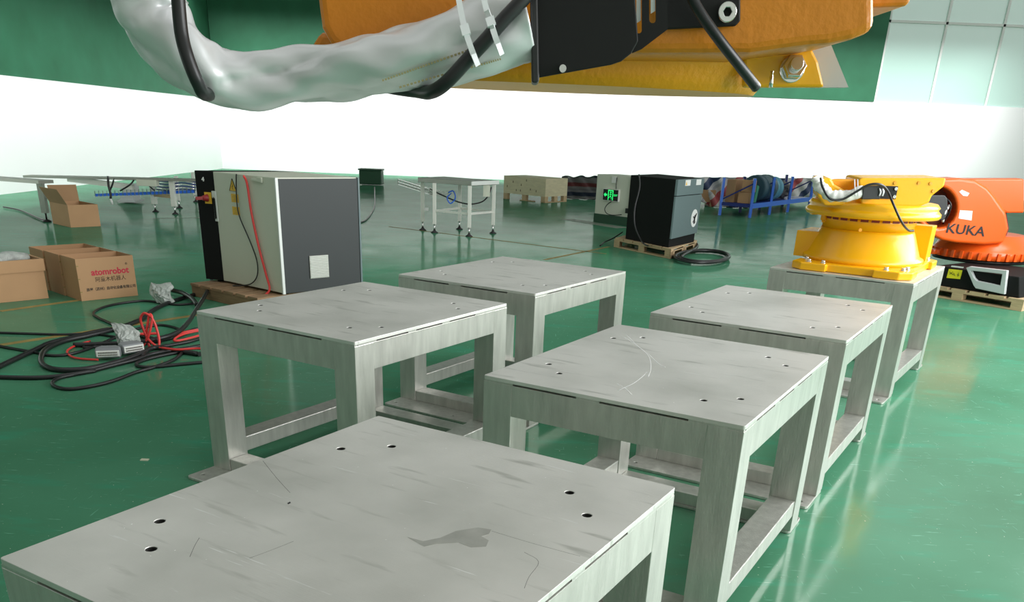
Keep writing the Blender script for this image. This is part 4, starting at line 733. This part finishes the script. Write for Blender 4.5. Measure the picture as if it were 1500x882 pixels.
for (ul, ur, v, rad) in ((480, 1188, 60, .36), (476, 1165, 84, .355), (472, 1125, 108, .345), (470, 1108, 128, .34)):
    a, b = atY(ul, v, Y0+.25), atY(ur, v, Y0+.25); c_ = (a+b)/2; rx = (b-a).length/2; rows.append([bm.verts.new((c_.x+rx*math.cos(2*math.pi*i/n_), Y0+.27+.15*math.sin(2*math.pi*i/n_), c_.z)) for i in range(n_)])
for k_ in range(3):
    for i in range(n_): f = bm.faces.new((rows[k_][i], rows[k_][(i+1) % n_], rows[k_+1][(i+1) % n_], rows[k_+1][i])); f.smooth = True
bm.faces.new(rows[0]); bm.faces.new(rows[-1][::-1]); pobj('cone_casting', bm, 'gold_cast', HR)
bm = B(); prism(bm, poly([(1090, 66), (1187, 66), (1199, 90), (1208, 128), (1090, 128)], Y0+.16), (0, .02, 0)); pobj('mounting_flange', bm, 'yellow', HR, bevel=.004)
bm = B(); prism(bm, poly([(1180, 62), (1216, 62), (1243, 128), (1200, 128)], Y0+.19), (0, .02, 0)); pobj('grey_plate', bm, 'greyplate', HR)
bm = B(); q = atY(1160, 101, Y0+.16); cyl(bm, q, q+V(0, -.003, 0), .019, n=24); cyl(bm, q+V(0, -.003, 0), q+V(0, -.018, .004), .017, n=6); cyl(bm, q+V(0, -.015, .004), q+V(0, -.026, .006), .010, n=16); pobj('flange_nut', bm, 'inox', HR, bevel=.001)
bm = B(); tube(bm, [atY(1131, 104, Y0+.12), atY(1129, 128, Y0+.12)], .003, 8, 3); pobj('steel_pin', bm, 'inox', HR)
def rs(t, a): return .040-.012*math.exp(-((t-.55)/.16)**2)+.0075*abs(math.sin(a*1.5+t*7))**.6+.0035*math.sin(a*2-t*16+1)+.002*math.sin(a*3+t*34)+.0012*math.sin(a*5-t*60)-.004
YS = Y0-.05
bm = B(); tube(bm, [atY(214, -60, YS), atY(218, 0, YS), atY(236, 42, YS), atY(285, 92, YS), atY(345, 116, YS+.01), atY(430, 114, YS+.01), atY(520, 100, YS), atY(600, 84, YS-.005), atY(700, 56, YS-.01), atY(775, 34, YS-.01)], .04, 40, 22, rs); sl = pobj('silver_hose_sleeve', bm, 'silver', HR, label='crumpled silver foil-cloth hose sleeve')
for pts in ([(560, 118), (600, 104), (640, 90), (690, 72), (720, 60)], [(585, 128), (640, 112), (700, 96), (735, 86)]):
    P3 = spline([atY(u, v, YS-.046) for u, v in pts], 10); bm = B()
    for i in range(0, len(P3)-1, 1):
        bar(bm, P3[i], P3[i].lerp(P3[i+1], .6), .0022, .0022)
    obj('stitching', local(HR, bm), 'thread', sl)
bm = B(); tube(bm, [atY(256, -60, YS-.055), atY(261, 0, YS-.055), atY(266, 50, YS-.06), atY(275, 85, YS-.065), atY(290, 122, YS-.06), atY(302, 138, YS-.035), atY(330, 130, YS+.06), atY(400, 122, YS+.08), atY(500, 118, YS+.08), atY(600, 132, YS+.02), atY(640, 131, YS-.05), atY(690, 82, YS-.06), atY(735, 32, YS-.06), atY(780, -20, YS-.05), atY(800, -80, YS-.02)], .0085, 12, 10); pobj('thick_cable', bm, 'rubber', HR, label='thick black cable looping over the silver sleeve')
for pts in ([(669, -20), (674, 10), (681, 42), (690, 70), (700, 96)], [(705, -20), (711, 8), (718, 30), (726, 55), (735, 80)]):
    bm = B(); P3 = spline([atY(u, v, YS-.073+abs(i-3)*.004) for i, (u, v) in enumerate(pts)], 6)
    for i in range(len(P3)-1): bar(bm, P3[i], P3[i+1]+(P3[i+1]-P3[i])*.1, .0014, .007)
    q = P3[12]; bar(bm, P3[11], P3[14], .007, .0105); pobj('zip_tie', bm, 'tie', HR)
YK = Y0-.075
bm = B(); prism(bm, poly([(786, -40), (928, -40), (935, 60), (925, 78), (910, 90), (895, 95), (788, 114)], YK), (0, .004, 0)); pobj('bracket_face', bm, 'black', HR, bevel=.0015)
bm = B(); prism(bm, poly([(776, -40), (787, -40), (790, 118), (786, 122), (779, 121)], YK-.012), (.0, .055, 0)); pobj('bracket_edge_plate', bm, 'black_plastic', HR, bevel=.002)
aa = [atY(930, -40, YK), atY(934, 62, YK), atY(926, 76, YK)]; bb = [atY(978, -40, Y0-.02), atY(978, 42, Y0-.02)]
def slot(u, v0, v1, w): 
    out = []
    for i in range(6): a = math.pi*i/5; out.append((u+w*math.cos(a), v1+w*math.sin(a)))
    for i in range(6): a = math.pi+math.pi*i/5; out.append((u+w*math.cos(a), v0+w*math.sin(a)))
    return out
bm = B(); prism(bm, poly([(928, -40), (978, -40), (978, 43), (940, 72), (926, 78)], Y0-.055), (0, .004, 0), [poly(slot(935.5, -25, 44, 5), Y0-.055), poly(slot(956, -25, 29, 5), Y0-.055)]); pobj('slotted_flange', bm, 'black', HR)
for u, v0, v1 in ((935.5, -25, 34), (956.5, -25, 20)): bm = B(); prism(bm, poly([(u-3.2, v0), (u+3.2, v0), (u+3.2, v1-4), (u-3.2, v1)], Y0-.051), (0, .002, 0)); pobj('zip_tie', bm, 'tie', HR)
bm = B(); prism(bm, poly([(974, -40), (1085, -40), (1085, 30), (1078, 38), (974, 43)], Y0-.012), (0, .008, 0)); pobj('bracket_foot', bm, 'black', HR, bevel=.002)
bm = B(); q = atY(824, 101, YK); cyl(bm, q, q+V(0, -.012, 0), .0045, n=12); pobj('bracket_screw', bm, 'inox', HR)
bm = B(); q = atY(1063, 19, Y0-.012); prism(bm, [q+V(.012*math.cos(a), 0, .012*math.sin(a)) for a in [2*math.pi*i/24 for i in range(24)]], (0, -.012, 0), [[q+V(.0055*math.cos(a), 0, .0055*math.sin(a)) for a in [2*math.pi*i/6 for i in range(6)]]]); pobj('socket_bolt', bm, 'inox', HR, bevel=.001)
bm = B(); tube(bm, [atY(995, -60, Y0-.05), atY(1012, -8, Y0-.05), atY(1030, 25, Y0-.05), atY(1055, 60, Y0-.045), atY(1080, 92, Y0-.03), atY(1108, 128, Y0+.0)], .0068, 12, 8); pobj('thin_cable', bm, 'rubber', HR, label='black cable crossing the orange casting')
bm = B(); cyl(bm, V(.2, Y0+.26, 1.93), V(.2, Y0+.26, 2.75), .13, n=32); pobj('hanging_column', bm, 'orange_cast', HR)
